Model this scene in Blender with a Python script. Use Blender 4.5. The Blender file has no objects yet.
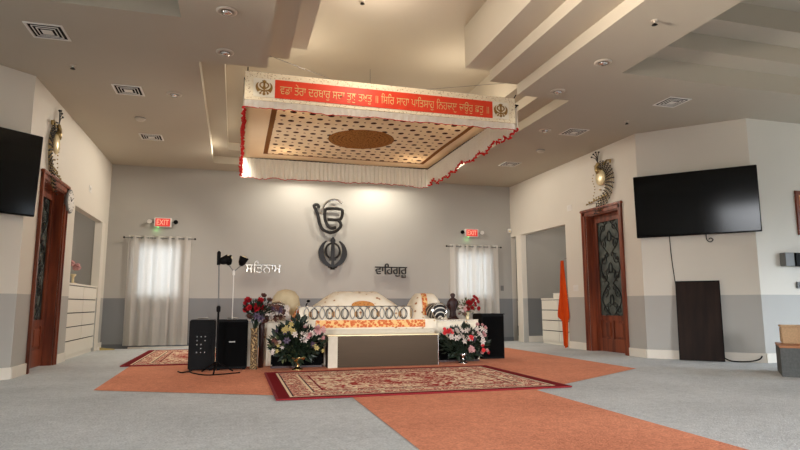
import bpy, bmesh, math, random
from mathutils import Vector, Matrix
random.seed(7)
PI = math.pi
SC = bpy.context.scene
C = SC.collection

# ---------------------------------------------------------------- camera
CAM_H = 0.85
f_px, pitch, yaw, roll = 580.18, 0.136262545, 0.276209058, -0.00181739406
def _cam_axis(x, y, w):
    x1 = x*math.cos(roll) - y*math.sin(roll); y1 = x*math.sin(roll) + y*math.cos(roll)
    fw = w*math.cos(pitch) - y1*math.sin(pitch); up = w*math.sin(pitch) + y1*math.cos(pitch)
    return Vector((x1*math.cos(yaw)+fw*math.sin(yaw), -x1*math.sin(yaw)+fw*math.cos(yaw), up))
cam_d = bpy.data.cameras.new('camera'); cam = bpy.data.objects.new('camera', cam_d); C.objects.link(cam)
r_, u_, b_ = _cam_axis(1, 0, 0), _cam_axis(0, 1, 0), -_cam_axis(0, 0, 1)
cam.matrix_world = Matrix(((r_.x, u_.x, b_.x, 0), (r_.y, u_.y, b_.y, 0), (r_.z, u_.z, b_.z, CAM_H), (0, 0, 0, 1)))
cam_d.sensor_width = 36; cam_d.lens = f_px/800*36; cam_d.clip_start = 0.02
SC.camera = cam

# ---------------------------------------------------------------- world, light, exposure
SC.view_settings.view_transform = 'Standard'; SC.view_settings.look = 'None'
SC.view_settings.gamma = 1; SC.view_settings.use_curve_mapping = False
SC.view_settings.exposure = 0.12
w = bpy.data.worlds.new('world'); SC.world = w; w.use_nodes = True
w.node_tree.nodes['Background'].inputs[0].default_value = (0.80, 0.90, 1.0, 1)
w.node_tree.nodes['Background'].inputs[1].default_value = 3.2

def area(name, loc, target, sx, sy, e, col, spread=180):
    l = bpy.data.lights.new(name, 'AREA'); l.shape = 'RECTANGLE'; l.size = sx; l.size_y = sy
    l.energy = e; l.color = col; l.spread = math.radians(spread)
    o = bpy.data.objects.new(name, l); C.objects.link(o); o.location = loc
    o.rotation_euler = (Vector(target)-Vector(loc)).to_track_quat('-Z', 'Y').to_euler(); return o
# daylight through the windows of the rear and right walls
area('daylight_rear_left', (-4.2, -4.85, 1.75), (-1.2, 1.2, -0.9), 2.4, 2.0, 190, (0.96, 0.97, 1.0), 62)
area('daylight_rear_right', (4.6, -4.85, 1.75), (3.8, 1.0, -0.9), 2.4, 2.0, 180, (0.96, 0.97, 1.0), 62)
area('step_face_fill', (-6.9, 2.8, 1.2), (3.4, 3.6, 4.1), 2.2, 1.0, 54, (1.0, 0.88, 0.76), 26)  # added narrow warm beam, only to brighten the tray step faces
area('daylight_right', (10.8, 3.2, 1.5), (7.8, 6.4, -0.9), 2.0, 1.6, 40, (0.76, 0.87, 1.0), 70)
def lamp(name, loc, e, col, r):
    l = bpy.data.lights.new(name, 'POINT'); l.energy = e; l.color = col; l.shadow_soft_size = r
    o = bpy.data.objects.new(name, l); C.objects.link(o); o.location = loc
for x in (0.75, 3.15):
    for y in (7.8, 10.2): lamp('tray_fill', (x, y, 3.86), 16, (1.0, 0.90, 0.77), 0.10)  # stand-in lights without fixtures, added above the canopy to brighten the tray
def spot(name, loc, target, e, col, ang, blend=0.6, r=0.04):
    l = bpy.data.lights.new(name, 'SPOT'); l.energy = e; l.color = col; l.spot_size = math.radians(ang)
    l.spot_blend = blend; l.shadow_soft_size = r
    o = bpy.data.objects.new(name, l); C.objects.link(o); o.location = loc
    o.rotation_euler = (Vector(target)-Vector(loc)).to_track_quat('-Z', 'Y').to_euler(); return o

spot('side_wall_fill', (0.1, 11.3, 3.66), (-2.4, 10.3, 1.0), 170, (1.0, 0.92, 0.80), 134, 0.7, 0.08)  # added light without a fixture, brightens the left wall
spot('side_wall_fill', (3.8, 11.3, 3.66), (6.3, 10.2, 1.0), 105, (1.0, 0.92, 0.80), 130, 0.7, 0.08)  # same added light for the right wall, no fixture
lamp('tray_fill', (1.5, 6.2, 3.95), 28, (1.0, 0.88, 0.76), 0.15)  # fixtureless fill added inside the central tray
lamp('alcove_fill', (7.2, 11.0, 2.6), 9, (1.0, 0.93, 0.84), 0.08)  # unseen fill added to lift the right alcove interior
lamp('alcove_fill', (-3.1, 11.0, 2.6), 7, (1.0, 0.93, 0.84), 0.08)  # unseen fill added to lift the left alcove interior
lamp('passage_fill', (7.2, 13.2, 2.6), 4, (1.0, 0.93, 0.84), 0.08)  # unseen fill added to lift the passage interior
# ---------------------------------------------------------------- materials
class G:
    def __init__(s, name):
        s.m = bpy.data.materials.new(name); s.m.use_nodes = True; s.t = s.m.node_tree
        s.b = s.t.nodes['Principled BSDF']; s.out = s.t.nodes['Material Output']
    def n(s, ty, **kw):
        x = s.t.nodes.new(ty)
        for k, v in kw.items(): setattr(x, k, v)
        return x
    def put(s, inp, v):
        if isinstance(v, bpy.types.NodeSocket): s.t.links.new(v, inp)
        elif v is not None: inp.default_value = v
    def math(s, op, a, b=None, c=None):
        x = s.n('ShaderNodeMath', operation=op); s.put(x.inputs[0], a); s.put(x.inputs[1], b)
        if c is not None: s.put(x.inputs[2], c)
        return x.outputs[0]
    def obj(s):
        x = s.n('ShaderNodeTexCoord'); return x.outputs['Object']
    def pos(s):
        return s.n('ShaderNodeNewGeometry').outputs['Position']
    def sep(s, v):
        x = s.n('ShaderNodeSeparateXYZ'); s.put(x.inputs[0], v); return x.outputs
    def noise(s, scale, vec=None, detail=3):
        x = s.n('ShaderNodeTexNoise'); x.inputs['Scale'].default_value = scale; x.inputs['Detail'].default_value = detail
        if vec is not None: s.put(x.inputs['Vector'], vec)
        return x.outputs['Fac']
    def voro(s, scale, vec=None, out='Distance'):
        x = s.n('ShaderNodeTexVoronoi'); x.inputs['Scale'].default_value = scale
        if vec is not None: s.put(x.inputs['Vector'], vec)
        return x.outputs[out]
    def mix(s, f, a, b):
        x = s.n('ShaderNodeMix', data_type='RGBA'); s.put(x.inputs[0], f)
        s.put(x.inputs[6], a if isinstance(a, bpy.types.NodeSocket) else (*a, 1))
        s.put(x.inputs[7], b if isinstance(b, bpy.types.NodeSocket) else (*b, 1)); return x.outputs[2]
    def ramp(s, f, stops, const=False):
        x = s.n('ShaderNodeValToRGB'); s.put(x.inputs[0], f); r = x.color_ramp
        if const: r.interpolation = 'CONSTANT'
        while len(r.elements) < len(stops): r.elements.new(0.5)
        for e, (p, c) in zip(r.elements, stops): e.position = p; e.color = (*c, 1)
        return x.outputs[0]
    def vmul(s, v, k):
        x = s.n('ShaderNodeVectorMath', operation='MULTIPLY'); s.put(x.inputs[0], v); x.inputs[1].default_value = k; return x.outputs[0]
    def bump(s, h, strength=0.3, dist=0.01):
        x = s.n('ShaderNodeBump'); x.inputs['Strength'].default_value = strength; x.inputs['Distance'].default_value = dist
        s.put(x.inputs['Height'], h); s.put(s.b.inputs['Normal'], x.outputs[0])
    def col(s, c): s.put(s.b.inputs['Base Color'], c if isinstance(c, bpy.types.NodeSocket) else (*c, 1))
    def fin(s, rough=0.6, metal=0.0, spec=None):
        s.b.inputs['Roughness'].default_value = rough; s.b.inputs['Metallic'].default_value = metal
        if spec is not None: s.b.inputs['Specular IOR Level'].default_value = spec
        return s.m
def srgb(r, g, b):
    return tuple(((c/255)/12.92 if c/255 <= 0.04045 else ((c/255+0.055)/1.055)**2.4) for c in (r, g, b))
def simple(name, c, rough=0.6, metal=0.0, var=0.12, scale=12, bump=0.0, bscale=80, spec=None):
    g = G(name); c = srgb(*c)
    g.col(g.mix(g.noise(scale, g.obj()), tuple(x*(1-var) for x in c), tuple(min(1, x*(1+var)) for x in c)))
    if bump: g.bump(g.noise(bscale, g.obj()), bump, 0.005)
    return g.fin(rough, metal, spec)
def fabric(name, c, c2=None, trans=0.4, scale=60):
    g = G(name); a = srgb(*c); b = srgb(*(c2 or c))
    col = g.mix(g.noise(scale, g.obj()), a, b)
    g.col(col); g.bump(g.noise(scale*4, g.obj()), 0.25, 0.003); g.fin(0.85, 0, 0.2)
    t = g.n('ShaderNodeBsdfTranslucent'); g.put(t.inputs[0], col)
    m = g.n('ShaderNodeMixShader'); m.inputs[0].default_value = trans
    g.t.links.new(g.b.outputs[0], m.inputs[1]); g.t.links.new(t.outputs[0], m.inputs[2]); g.t.links.new(m.outputs[0], g.out.inputs[0])
    return g.m
def paint(name, up, low, z0=0.985):
    g = G(name); p = g.pos(); z = g.sep(p)[2]
    n = g.noise(1.3, p)
    u = g.mix(n, tuple(x*0.96 for x in srgb(*up)), tuple(min(1, x*1.03) for x in srgb(*up)))
    l = g.mix(n, tuple(x*0.96 for x in srgb(*low)), tuple(min(1, x*1.03) for x in srgb(*low)))
    g.col(g.mix(g.math('GREATER_THAN', z, z0), l, u)); g.bump(g.noise(160, p), 0.08, 0.003)
    return g.fin(0.55, 0, 0.35)
def emit(name, c, k):
    g = G(name); g.col((0.02, 0.02, 0.02)); g.b.inputs['Emission Color'].default_value = (*c, 1)
    g.b.inputs['Emission Strength'].default_value = k; return g.fin(0.5)

M = {}
M['wall_back'] = paint('grey_two_tone_paint', (176, 172, 164), (128, 129, 129))
M['wall_side'] = paint('cream_two_tone_paint', (226, 219, 205), (184, 181, 174))
M['ceiling'] = simple('ceiling_plaster', (184, 175, 157), 0.8, var=0.03, scale=1.5, bump=0.1, bscale=120)
M['trim'] = simple('white_trim_paint', (236, 228, 214), 0.4, var=0.02)
M['ceiltrim'] = simple('ceiling_fixture_plastic', (204, 194, 178), 0.5, var=0.03)
M['darkcove'] = simple('grey_base_paint', (96, 98, 100), 0.5)
def carpet(name, a, b):
    g = G(name); p = g.pos(); n = g.noise(60, p, 4); n2 = g.noise(1.2, p, 2); n3 = g.noise(14, p, 3)
    f = g.math('ADD', g.math('MULTIPLY', n, 0.5), g.math('ADD', g.math('MULTIPLY', n2, 0.25), g.math('MULTIPLY', n3, 0.25)))
    g.col(g.ramp(f, [(0.35, srgb(*a)), (0.65, srgb(*b))])); g.bump(n, 0.6, 0.01); return g.fin(0.95, 0, 0.1)
M['carpet'] = carpet('grey_carpet', (172, 176, 177), (220, 223, 224))
M['rust'] = carpet('rust_carpet', (196, 122, 94), (244, 166, 132))
M['wood'] = None
def wood(name, a, b, rough=0.35, axis=(14, 14, 1.2)):
    g = G(name); v = g.vmul(g.obj(), axis); n = g.noise(1.0, v, 6)
    g.col(g.ramp(n, [(0.3, srgb(*a)), (0.7, srgb(*b))])); return g.fin(rough, 0, 0.5)
M['wood'] = wood('mahogany', (84, 34, 18), (152, 76, 44))
M['wood_dark'] = wood('dark_walnut', (30, 19, 14), (46, 31, 23), 0.5); M['wood_dark'].node_tree.nodes['Principled BSDF'].inputs['Specular IOR Level'].default_value = 0.15
M['wood_top'] = wood('oak_ledge', (150, 92, 52), (190, 126, 80), 0.5, (2, 14, 14))
M['dresser'] = simple('white_laminate', (244, 238, 224), 0.35, var=0.02)
M['black'] = simple('black_plastic', (9, 8, 8), 0.6, var=0.2, spec=0.12)
M['blackcloth'] = simple('black_grille_cloth', (8, 8, 8), 0.95, var=0.3, scale=80, bump=0.4, bscale=300, spec=0.08)
M['screen'] = simple('glossy_screen_glass', (3, 3, 4), 0.10, var=0.0, spec=0.25)
M['chrome'] = simple('polished_chrome', (210, 208, 204), 0.18, 1.0, var=0.03)
M['gold'] = simple('gold_thread', (226, 190, 124), 0.5, 0.15, var=0.2, scale=60)
M['brass'] = simple('brass', (206, 180, 124), 0.25, 1.0, var=0.1)
M['agedgold'] = simple('aged_gold_metal', (150, 128, 84), 0.35, 0.8, var=0.5, scale=40)
M['darkmetal'] = simple('blackened_metal', (26, 22, 19), 0.4, 0.4, var=0.3)
M['iron'] = simple('wrought_iron', (26, 26, 26), 0.5, 0.3)
M['white'] = simple('white_plastic', (232, 228, 220), 0.45, var=0.02)
M['grey'] = simple('grey_plastic', (120, 120, 118), 0.5)
M['red'] = simple('red_trim_yarn', (196, 26, 22), 0.9, var=0.3, scale=60)
M['ivory'] = simple('ivory_satin', (240, 228, 204), 0.6, var=0.04)
M['oldgold'] = simple('old_gold_thread', (150, 112, 50), 0.5, 0.2, var=0.3, scale=60)
M['orange_cloth'] = fabric('orange_cotton', (232, 88, 22), (206, 66, 12), 0.2, 8)
M['curtain'] = fabric('sheer_linen_curtain', (232, 228, 220), (212, 206, 198), 0.5, 90)
M['fringe'] = fabric('white_fringe', (250, 246, 236), (236, 230, 216), 0.5, 40)
M['cream_cloth'] = fabric('cream_velvet', (226, 208, 172), (204, 184, 146), 0.1, 14)
M['beige_cloth'] = fabric('plain_white_cloth', (230, 220, 200), (214, 202, 180), 0.15, 20)
M['leaf'] = simple('leaf_green', (28, 42, 26), 0.5, var=0.5, scale=10)
M['leaf2'] = simple('pale_leaf_green', (92, 100, 62), 0.55, var=0.4, scale=10)
M['fl_red'] = simple('red_petals', (170, 18, 30), 0.6, var=0.35, scale=30)
M['fl_coral'] = simple('coral_petals', (236, 74, 78), 0.6, var=0.2, scale=30)
M['fl_pink'] = simple('pink_petals', (200, 148, 144), 0.6, var=0.2, scale=30)
M['fl_white'] = simple('white_petals', (206, 192, 180), 0.6, var=0.1, scale=30)
M['fl_purple'] = simple('purple_petals', (74, 58, 78), 0.6, var=0.3, scale=30)
M['fl_brown'] = simple('brown_petals', (96, 56, 46), 0.6, var=0.3, scale=30)
M['fl_yellow'] = simple('yellow_petals', (176, 156, 92), 0.6, var=0.2, scale=30)
M['rugedge'] = simple('dark_red_binding', (128, 16, 24), 0.9)
M['statue'] = simple('dark_carved_wood', (52, 22, 16), 0.45, var=0.35, scale=20)
M['shell'] = simple('pearl_enamel', (234, 216, 170), 0.3, 0.2, var=0.1)
M['stone'] = simple('grey_stone', (92, 94, 92), 0.85, var=0.45, scale=40, bump=0.5, bscale=60)
M['basket'] = simple('woven_tan', (206, 172, 132), 0.8, var=0.3, scale=50, bump=0.6, bscale=120)
M['exit_red'] = emit('exit_red_glow', (1.0, 0.035, 0.02), 0.75)
M['exit_letter'] = emit('exit_letter_glow', (1.0, 0.42, 0.28), 1.0)
M['led_green'] = emit('green_led', (0.3, 1.0, 0.25), 3)
def g_obscured():
    g = G('obscured_door_glass'); g.col(g.ramp(g.noise(3, g.obj()), [(0.3, srgb(48, 56, 54)), (0.7, srgb(104, 112, 104))]))
    g.bump(g.noise(45, g.obj()), 0.5, 0.01); return g.fin(0.18, 0, 0.6)
M['doorglass'] = g_obscured()
def g_window():
    g = G('clear_window_glass'); g.col((0.9, 0.95, 1)); g.fin(0.02)
    t = g.n('ShaderNodeBsdfTransparent'); mm = g.n('ShaderNodeMixShader'); mm.inputs[0].default_value = 0.94
    g.t.links.new(g.b.outputs[0], mm.inputs[1]); g.t.links.new(t.outputs[0], mm.inputs[2]); g.t.links.new(mm.outputs[0], g.out.inputs[0]); return g.m
M['glass'] = g_window()
def g_steel():
    g = G('brushed_steel'); v = g.vmul(g.obj(), (1, 40, 90)); n = g.noise(2, v, 3)
    g.col(g.mix(n, srgb(58, 47, 36), srgb(70, 58, 46)))
    g.b.inputs['Anisotropic'].default_value = 0.5
    return g.fin(0.38, 0.9)
M['steel'] = g_steel()
def g_rug(name, hx, hy, ks=1.0):
    g = G(name); v = g.obj(); x, y, z = g.sep(v); ax = g.math('ABSOLUTE', x); ay = g.math('ABSOLUTE', y)
    d = g.math('MINIMUM', g.math('SUBTRACT', hx, ax), g.math('SUBTRACT', hy, ay))
    vo = g.voro(15*ks, v); n = g.noise(22*ks, v, 3)
    pat = g.math('ADD', g.math('MULTIPLY', vo, 0.9), g.math('MULTIPLY', n, 0.5))
    RED, DR, CR, PK, NV = srgb(166, 58, 52), srgb(120, 20, 28), srgb(240, 218, 186), srgb(206, 140, 124), srgb(70, 46, 52)
    field = g.ramp(pat, [(0.0, NV), (0.38, RED), (0.56, PK), (0.64, CR), (0.72, PK), (0.80, RED)], True)
    bord = g.ramp(pat, [(0.0, NV), (0.42, RED), (0.5, CR), (0.58, PK), (0.72, RED), (0.84, CR)], True)
    ivory = g.ramp(pat, [(0.0, DR), (0.40, PK), (0.46, CR), (0.76, PK), (0.86, RED)], True)
    e = g.math('SQRT', g.math('ADD', g.math('POWER', g.math('DIVIDE', x, hx), 2), g.math('POWER', g.math('DIVIDE', y, hy), 2)))
    e = g.math('ADD', e, g.math('MULTIPLY', g.math('SINE', g.math('MULTIPLY', g.math('ARCTAN2', y, x), 16)), 0.02))
    c = g.mix(g.math('LESS_THAN', e, 0.80), field, ivory)
    c = g.mix(g.math('LESS_THAN', e, 0.42), c, field)
    c = g.mix(g.math('LESS_THAN', e, 0.16), c, ivory)
    for lo, cc in ((0.46, DR), (0.44, bord), (0.36, NV), (0.345, CR), (0.32, bord), (0.14, NV), (0.125, CR), (0.10, DR)):
        c = g.mix(g.math('LESS_THAN', d, lo), c, cc)
    g.col(c); g.bump(n, 0.5, 0.006); return g.fin(0.95, 0, 0.1)
M['rug_big'] = g_rug('persian_rug', 1.46, 1.07)
M['rug_small'] = g_rug('faded_persian_rug', 0.92, 1.45)
def g_sheet():
    g = G('canopy_printed_cloth'); v = g.obj(); x, y, z = g.sep(v)
    def fr(a, c, o): return g.math('SUBTRACT', g.math('FRACT', g.math('ADD', g.math('DIVIDE', a, c), o)), 0.5)
    def motif(ox, oy, rx, ry):
        a = g.math('DIVIDE', fr(x, 0.27, ox), rx); b = g.math('DIVIDE', fr(y, 0.40, oy), ry)
        return g.math('LESS_THAN', g.math('ADD', g.math('POWER', a, 2), g.math('POWER', b, 2)), 1.0)
    m = g.math('MAXIMUM', motif(0, 0, 0.17, 0.12), motif(0.5, 0.5, 0.17, 0.12))
    m2 = g.math('MAXIMUM', motif(0.5, 0, 0.07, 0.05), motif(0, 0.5, 0.07, 0.05))
    cream = g.mix(g.noise(3, v), srgb(238, 220, 192), srgb(246, 230, 204))
    c = g.mix(m, cream, srgb(84, 48, 38)); c = g.mix(m2, c, srgb(120, 84, 60))
    r = g.math('SQRT', g.math('ADD', g.math('POWER', x, 2), g.math('POWER', g.math('ADD', y, -0.10), 2)))
    gold = g.ramp(g.math('ADD', g.voro(45, v), g.math('MULTIPLY', g.math('SINE', g.math('MULTIPLY', r, 90)), 0.15)), [(0.2, srgb(96, 56, 24)), (0.45, srgb(176, 122, 62))])
    c = g.mix(g.math('LESS_THAN', r, 0.545), c, gold)
    ax = g.math('ABSOLUTE', x); ay = g.math('ABSOLUTE', y)
    d = g.math('MINIMUM', g.math('SUBTRACT', 1.52, ax), g.math('MULTIPLY', g.math('SUBTRACT', 1.46, ay), 2.0))
    c = g.mix(g.math('LESS_THAN', d, 0.075), c, srgb(150, 104, 60))
    c = g.mix(g.math('LESS_THAN', d, 0.0), c, cream)
    g.col(c); g.fin(0.8, 0, 0.2)
    t = g.n('ShaderNodeBsdfTranslucent'); g.put(t.inputs[0], c)
    mm = g.n('ShaderNodeMixShader'); mm.inputs[0].default_value = 0.4
    g.t.links.new(g.b.outputs[0], mm.inputs[1]); g.t.links.new(t.outputs[0], mm.inputs[2]); g.t.links.new(mm.outputs[0], g.out.inputs[0])
    return g.m
M['sheet'] = g_sheet()
def g_border(name, base, accents, scale):
    g = G(name); v = g.obj(); vo = g.math('ADD', g.voro(scale, v), g.math('MULTIPLY', g.noise(scale*2, v), 0.3))
    g.col(g.ramp(vo, accents, False)); g.bump(vo, 0.3, 0.004); return g.fin(0.75, 0, 0.3)
M['bannerborder'] = g_border('banner_border_brocade', None, [(0.25, srgb(150, 112, 74)), (0.42, srgb(236, 216, 180)), (0.8, srgb(240, 224, 192))], 40)
M['bannerred'] = simple('orange_red_satin', (226, 58, 18), 0.5, var=0.12, scale=5)
M['brasscloth'] = simple('tan_embroidery', (196, 150, 100), 0.7, var=0.3, scale=60)
M['orangeband'] = g_border('orange_brocade', None, [(0.18, srgb(240, 200, 130)), (0.28, srgb(206, 96, 46)), (0.60, srgb(214, 112, 60)), (0.80, srgb(240, 196, 130))], 26)
M['altarcloth'] = g_border('cream_embroidered_cloth', None, [(0.24, srgb(160, 100, 66)), (0.31, srgb(210, 176, 136)), (0.36, srgb(238, 224, 198)), (0.9, srgb(244, 232, 210))], 9)
def g_stripe():
    g = G('silver_black_stripes'); x, y, z = g.sep(g.obj()); r = g.math('SQRT', g.math('ADD', g.math('POWER', x, 2), g.math('POWER', z, 2)))
    f = g.math('SINE', g.math('ADD', g.math('MULTIPLY', r, 95), g.math('MULTIPLY', y, 60)))
    g.col(g.ramp(f, [(0.35, srgb(20, 18, 20)), (0.6, srgb(60, 58, 58)), (0.8, srgb(214, 206, 192))])); return g.fin(0.5, 0.2)
M['silver_stripe'] = g_stripe()
M['silverring'] = simple('dull_silver', (150, 146, 140), 0.35, 0.8, var=0.3, scale=30)
M['goldvase'] = g_border('beaded_gold', None, [(0.35, srgb(36, 26, 16)), (0.62, srgb(96, 72, 48)), (0.98, srgb(190, 160, 112))], 45)
M['goldpatch'] = g_border('gold_embroidery', None, [(0.22, srgb(240, 200, 120)), (0.32, srgb(160, 90, 44)), (0.6, srgb(206, 140, 76))], 30)
M['lace'] = g_border('beaded_lace', None, [(0.2, srgb(60, 50, 48)), (0.36, srgb(200, 190, 176)), (0.6, srgb(240, 230, 214))], 50)

# ---------------------------------------------------------------- mesh helpers
class MB:
    def __init__(s): s.b = bmesh.new()
    def add(s, vs, fs):
        v = [s.b.verts.new(p) for p in vs]
        for f in fs:
            try: s.b.faces.new([v[i] for i in f])
            except ValueError: pass
        return s
    def box(s, x0, x1, y0, y1, z0, z1, bev=0.0, mat=None):
        t = bmesh.new()
        vs = [t.verts.new(p) for p in ((x0,y0,z0),(x1,y0,z0),(x1,y1,z0),(x0,y1,z0),(x0,y0,z1),(x1,y0,z1),(x1,y1,z1),(x0,y1,z1))]
        for f in ((0,3,2,1),(4,5,6,7),(0,1,5,4),(1,2,6,5),(2,3,7,6),(3,0,4,7)): t.faces.new([vs[i] for i in f])
        if bev: bmesh.ops.bevel(t, geom=t.edges[:], offset=bev, segments=2, affect='EDGES')
        if mat is not None: bmesh.ops.transform(t, matrix=mat, verts=t.verts)
        me = bpy.data.meshes.new('tmp'); t.to_mesh(me); t.free(); s.b.from_mesh(me); bpy.data.meshes.remove(me); return s
    def tube(s, pts, r, n=8, closed=False, caps=True):
        pts = [Vector(p) for p in pts]; rs = r if isinstance(r, (list, tuple)) else [r]*len(pts); rings = []
        prev = None
        for i, p in enumerate(pts):
            a = pts[(i-1) % len(pts)] if (i > 0 or closed) else p; b = pts[(i+1) % len(pts)] if (i < len(pts)-1 or closed) else p
            t = (b-a).normalized() if (b-a).length > 1e-9 else Vector((0,0,1))
            if prev is None:
                up = Vector((0,0,1)) if abs(t.z) < 0.9 else Vector((1,0,0)); x = t.cross(up).normalized()
            else:
                x = (prev - t*prev.dot(t)); x = x.normalized() if x.length > 1e-6 else t.orthogonal().normalized()
            prev = x; y = t.cross(x)
            rings.append([s.b.verts.new(p + (x*math.cos(2*PI*k/n) + y*math.sin(2*PI*k/n))*rs[i]) for k in range(n)])
        m = len(rings)
        for i in range(m if closed else m-1):
            A, B = rings[i], rings[(i+1) % m]
            for k in range(n): s.b.faces.new((A[k], A[(k+1)%n], B[(k+1)%n], B[k]))
        if caps and not closed:
            s.b.faces.new(rings[0][::-1]); s.b.faces.new(rings[-1])
        return s
    def lathe(s, prof, c=(0,0,0), n=20, sx=1, sy=1):
        rings = []
        for r, z in prof:
            rings.append([s.b.verts.new((c[0]+r*sx*math.cos(2*PI*k/n), c[1]+r*sy*math.sin(2*PI*k/n), c[2]+z)) for k in range(n)])
        for A, B in zip(rings, rings[1:]):
            for k in range(n): s.b.faces.new((A[k], A[(k+1)%n], B[(k+1)%n], B[k]))
        s.b.faces.new(rings[0][::-1]); s.b.faces.new(rings[-1]); return s
    def ball(s, c, rx, ry=None, rz=None, n=12, half=False):
        ry = ry or rx; rz = rz or rx; prof = []
        a0 = 0 if half else -PI/2
        for i in range(n//2+1):
            a = a0 + (PI/2-a0)*i/(n//2); prof.append((max(math.cos(a), 0.01), math.sin(a)*rz))
        return s.lathe(prof, c, n, rx, ry)
    def grid(s, fn, nu, nv):
        v = [[s.b.verts.new(fn(i/nu, j/nv)) for j in range(nv+1)] for i in range(nu+1)]
        for i in range(nu):
            for j in range(nv): s.b.faces.new((v[i][j], v[i+1][j], v[i+1][j+1], v[i][j+1]))
        return s
    def prism(s, poly, y0, y1):            # polygon in x,z extruded in y
        n = len(poly); a = [s.b.verts.new((x, y0, z)) for x, z in poly]; b = [s.b.verts.new((x, y1, z)) for x, z in poly]
        s.b.faces.new(a); s.b.faces.new(b[::-1])
        for i in range(n): s.b.faces.new((a[i], b[i], b[(i+1)%n], a[(i+1)%n]))
        return s
    def xf(s, m): bmesh.ops.transform(s.b, matrix=m, verts=s.b.verts); return s
    def build(s, name, mat, parent=None, smooth=False, solid=0.0):
        bmesh.ops.recalc_face_normals(s.b, faces=s.b.faces)
        me = bpy.data.meshes.new(name); s.b.to_mesh(me); s.b.free()
        if smooth:
            for p in me.polygons: p.use_smooth = True
        me.materials.append(M[mat] if isinstance(mat, str) else mat)
        o = bpy.data.objects.new(name, me); C.objects.link(o)
        if parent: o.parent = parent
        if solid:
            md = o.modifiers.new('solid', 'SOLIDIFY'); md.thickness = solid; md.offset = 0
        return o
def tag(o, label=None, cat=None, group=None, kind=None):
    if label: o['label'] = label
    if cat: o['category'] = cat
    if group: o['group'] = group
    if kind: o['kind'] = kind
    return o
def thing(name, label, cat, loc=(0,0,0), rz=0, group=None):
    o = bpy.data.objects.new(name, None); C.objects.link(o); o.location = loc; o.rotation_euler = (0, 0, rz)
    o.empty_display_size = 0.1
    return tag(o, label, cat, group)
def struct(name, mb, mat, **k): return tag(mb.build(name, mat, **k), kind='structure')
def copy_tree(o, parent=None):
    c = o.copy(); C.objects.link(c)
    if parent: c.parent = parent
    for ch in list(o.children): copy_tree(ch, c)
    return c
def text_mesh(body, size, ext, width=None, height=None, center=True, res=3, off=0.0):
    cu = bpy.data.curves.new('t', 'FONT'); cu.body = body; cu.size = size; cu.extrude = ext; cu.resolution_u = res; cu.offset = off
    if center: cu.align_x = 'CENTER'
    o = bpy.data.objects.new('t', cu); C.objects.link(o)
    dg = bpy.context.evaluated_depsgraph_get(); dg.update()
    me = bpy.data.meshes.new_from_object(o.evaluated_get(dg)); bpy.data.objects.remove(o)
    for p_ in me.polygons: p_.use_smooth = False
    xs = [v.co.x for v in me.vertices]; ys = [v.co.y for v in me.vertices]
    w_, h_ = max(xs)-min(xs), max(ys)-min(ys); cx, cy = (max(xs)+min(xs))/2, (max(ys)+min(ys))/2
    kx = width/w_ if width else 1; ky = height/h_ if height else (kx if width else 1)
    if not width: kx = ky
    for v in me.vertices: v.co = ((v.co.x-cx)*kx, (v.co.y-cy)*ky, v.co.z)
    return me
def text_obj(name, body, mat, loc, rot, parent=None, **k):
    me = text_mesh(body, 1.0, k.pop('ext', 0.01), **k); me.materials.clear(); me.materials.append(M[mat]); me.name = name
    o = bpy.data.objects.new(name, me); C.objects.link(o); o.location = loc; o.rotation_euler = rot
    if parent: o.parent = parent
    return o
FACE = (PI/2, 0, 0)          # local xy lettering stood up to face -Y

# ================================================================ ROOM SHELL
H = 3.68
XL, XR, YB = -2.48, 6.36, 12.65
AR, BR = (6.36, 8.0), (7.47, 6.84)
AL, BL = (-2.48, 7.89), (-3.58, 6.84)
XW0, XW1, YR = -7.1, 11.0, -5.0
T = 0.12
mb = MB(); mb.box(XW0-0.2, XW1+0.2, YR-0.2, 14.5, -0.1, 0.0)
struct('floor', mb, 'carpet')
# rust carpet inlay: wide field behind and runner towards the doors
mb = MB()
poly = [(-1.33, 6.6), (1.08, 5.42), (1.08, -4.5), (2.93, -4.5), (2.93, 5.35), (5.17, 6.74), (5.2, 10.62), (3.9, 12.2), (-0.2, 12.2), (-1.42, 11.95)]
mb.b.faces.new([mb.b.verts.new((x, y, 0.004)) for x, y in poly])
bmesh.ops.triangulate(mb.b, faces=mb.b.faces[:])
struct('floor_carpet_inlay', mb, 'rust')

# ceiling: stepped trays described by height over a grid
OPEN = [
    ((-0.50, 6.88, 4.42, 12.0, 3.68+0.15), (-0.22, 6.88, 4.14, 11.45, 3.98), (0.06, 6.88, 3.86, 11.1, 4.557)),
    ((0.28, -1.5, 3.615, 6.88, 3.83), (0.54, -1.2, 3.21, 6.88, 3.98), (0.755, -0.9, 2.86, 6.88, 4.557)),
    ((4.51, 0.3, 8.9, 5.84, 3.93), (4.82, 0.6, 8.6, 5.50, 4.15), (5.2, 1.0, 8.2, 5.15, 4.42)),
    ((-5.0, 0.3, -0.608, 5.81, 3.93), (-4.7, 0.6, -0.90, 5.50, 4.15), (-4.3, 1.0, -1.28, 5.15, 4.42)),
]
xs = sorted({XW0-0.1, XW1+0.1} | {r[i] for o in OPEN for r in o for i in (0, 2)})
ys = sorted({YR-0.1, 14.5} | {r[i] for o in OPEN for r in o for i in (1, 3)})
def hgt(x, y):
    h = H
    for o in OPEN:
        for r in o:
            if r[0] < x < r[2] and r[1] < y < r[3]: h = max(h, r[4])
    return h
hh = [[hgt((xs[i]+xs[i+1])/2, (ys[j]+ys[j+1])/2) for j in range(len(ys)-1)] for i in range(len(xs)-1)]
mb = MB()
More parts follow.
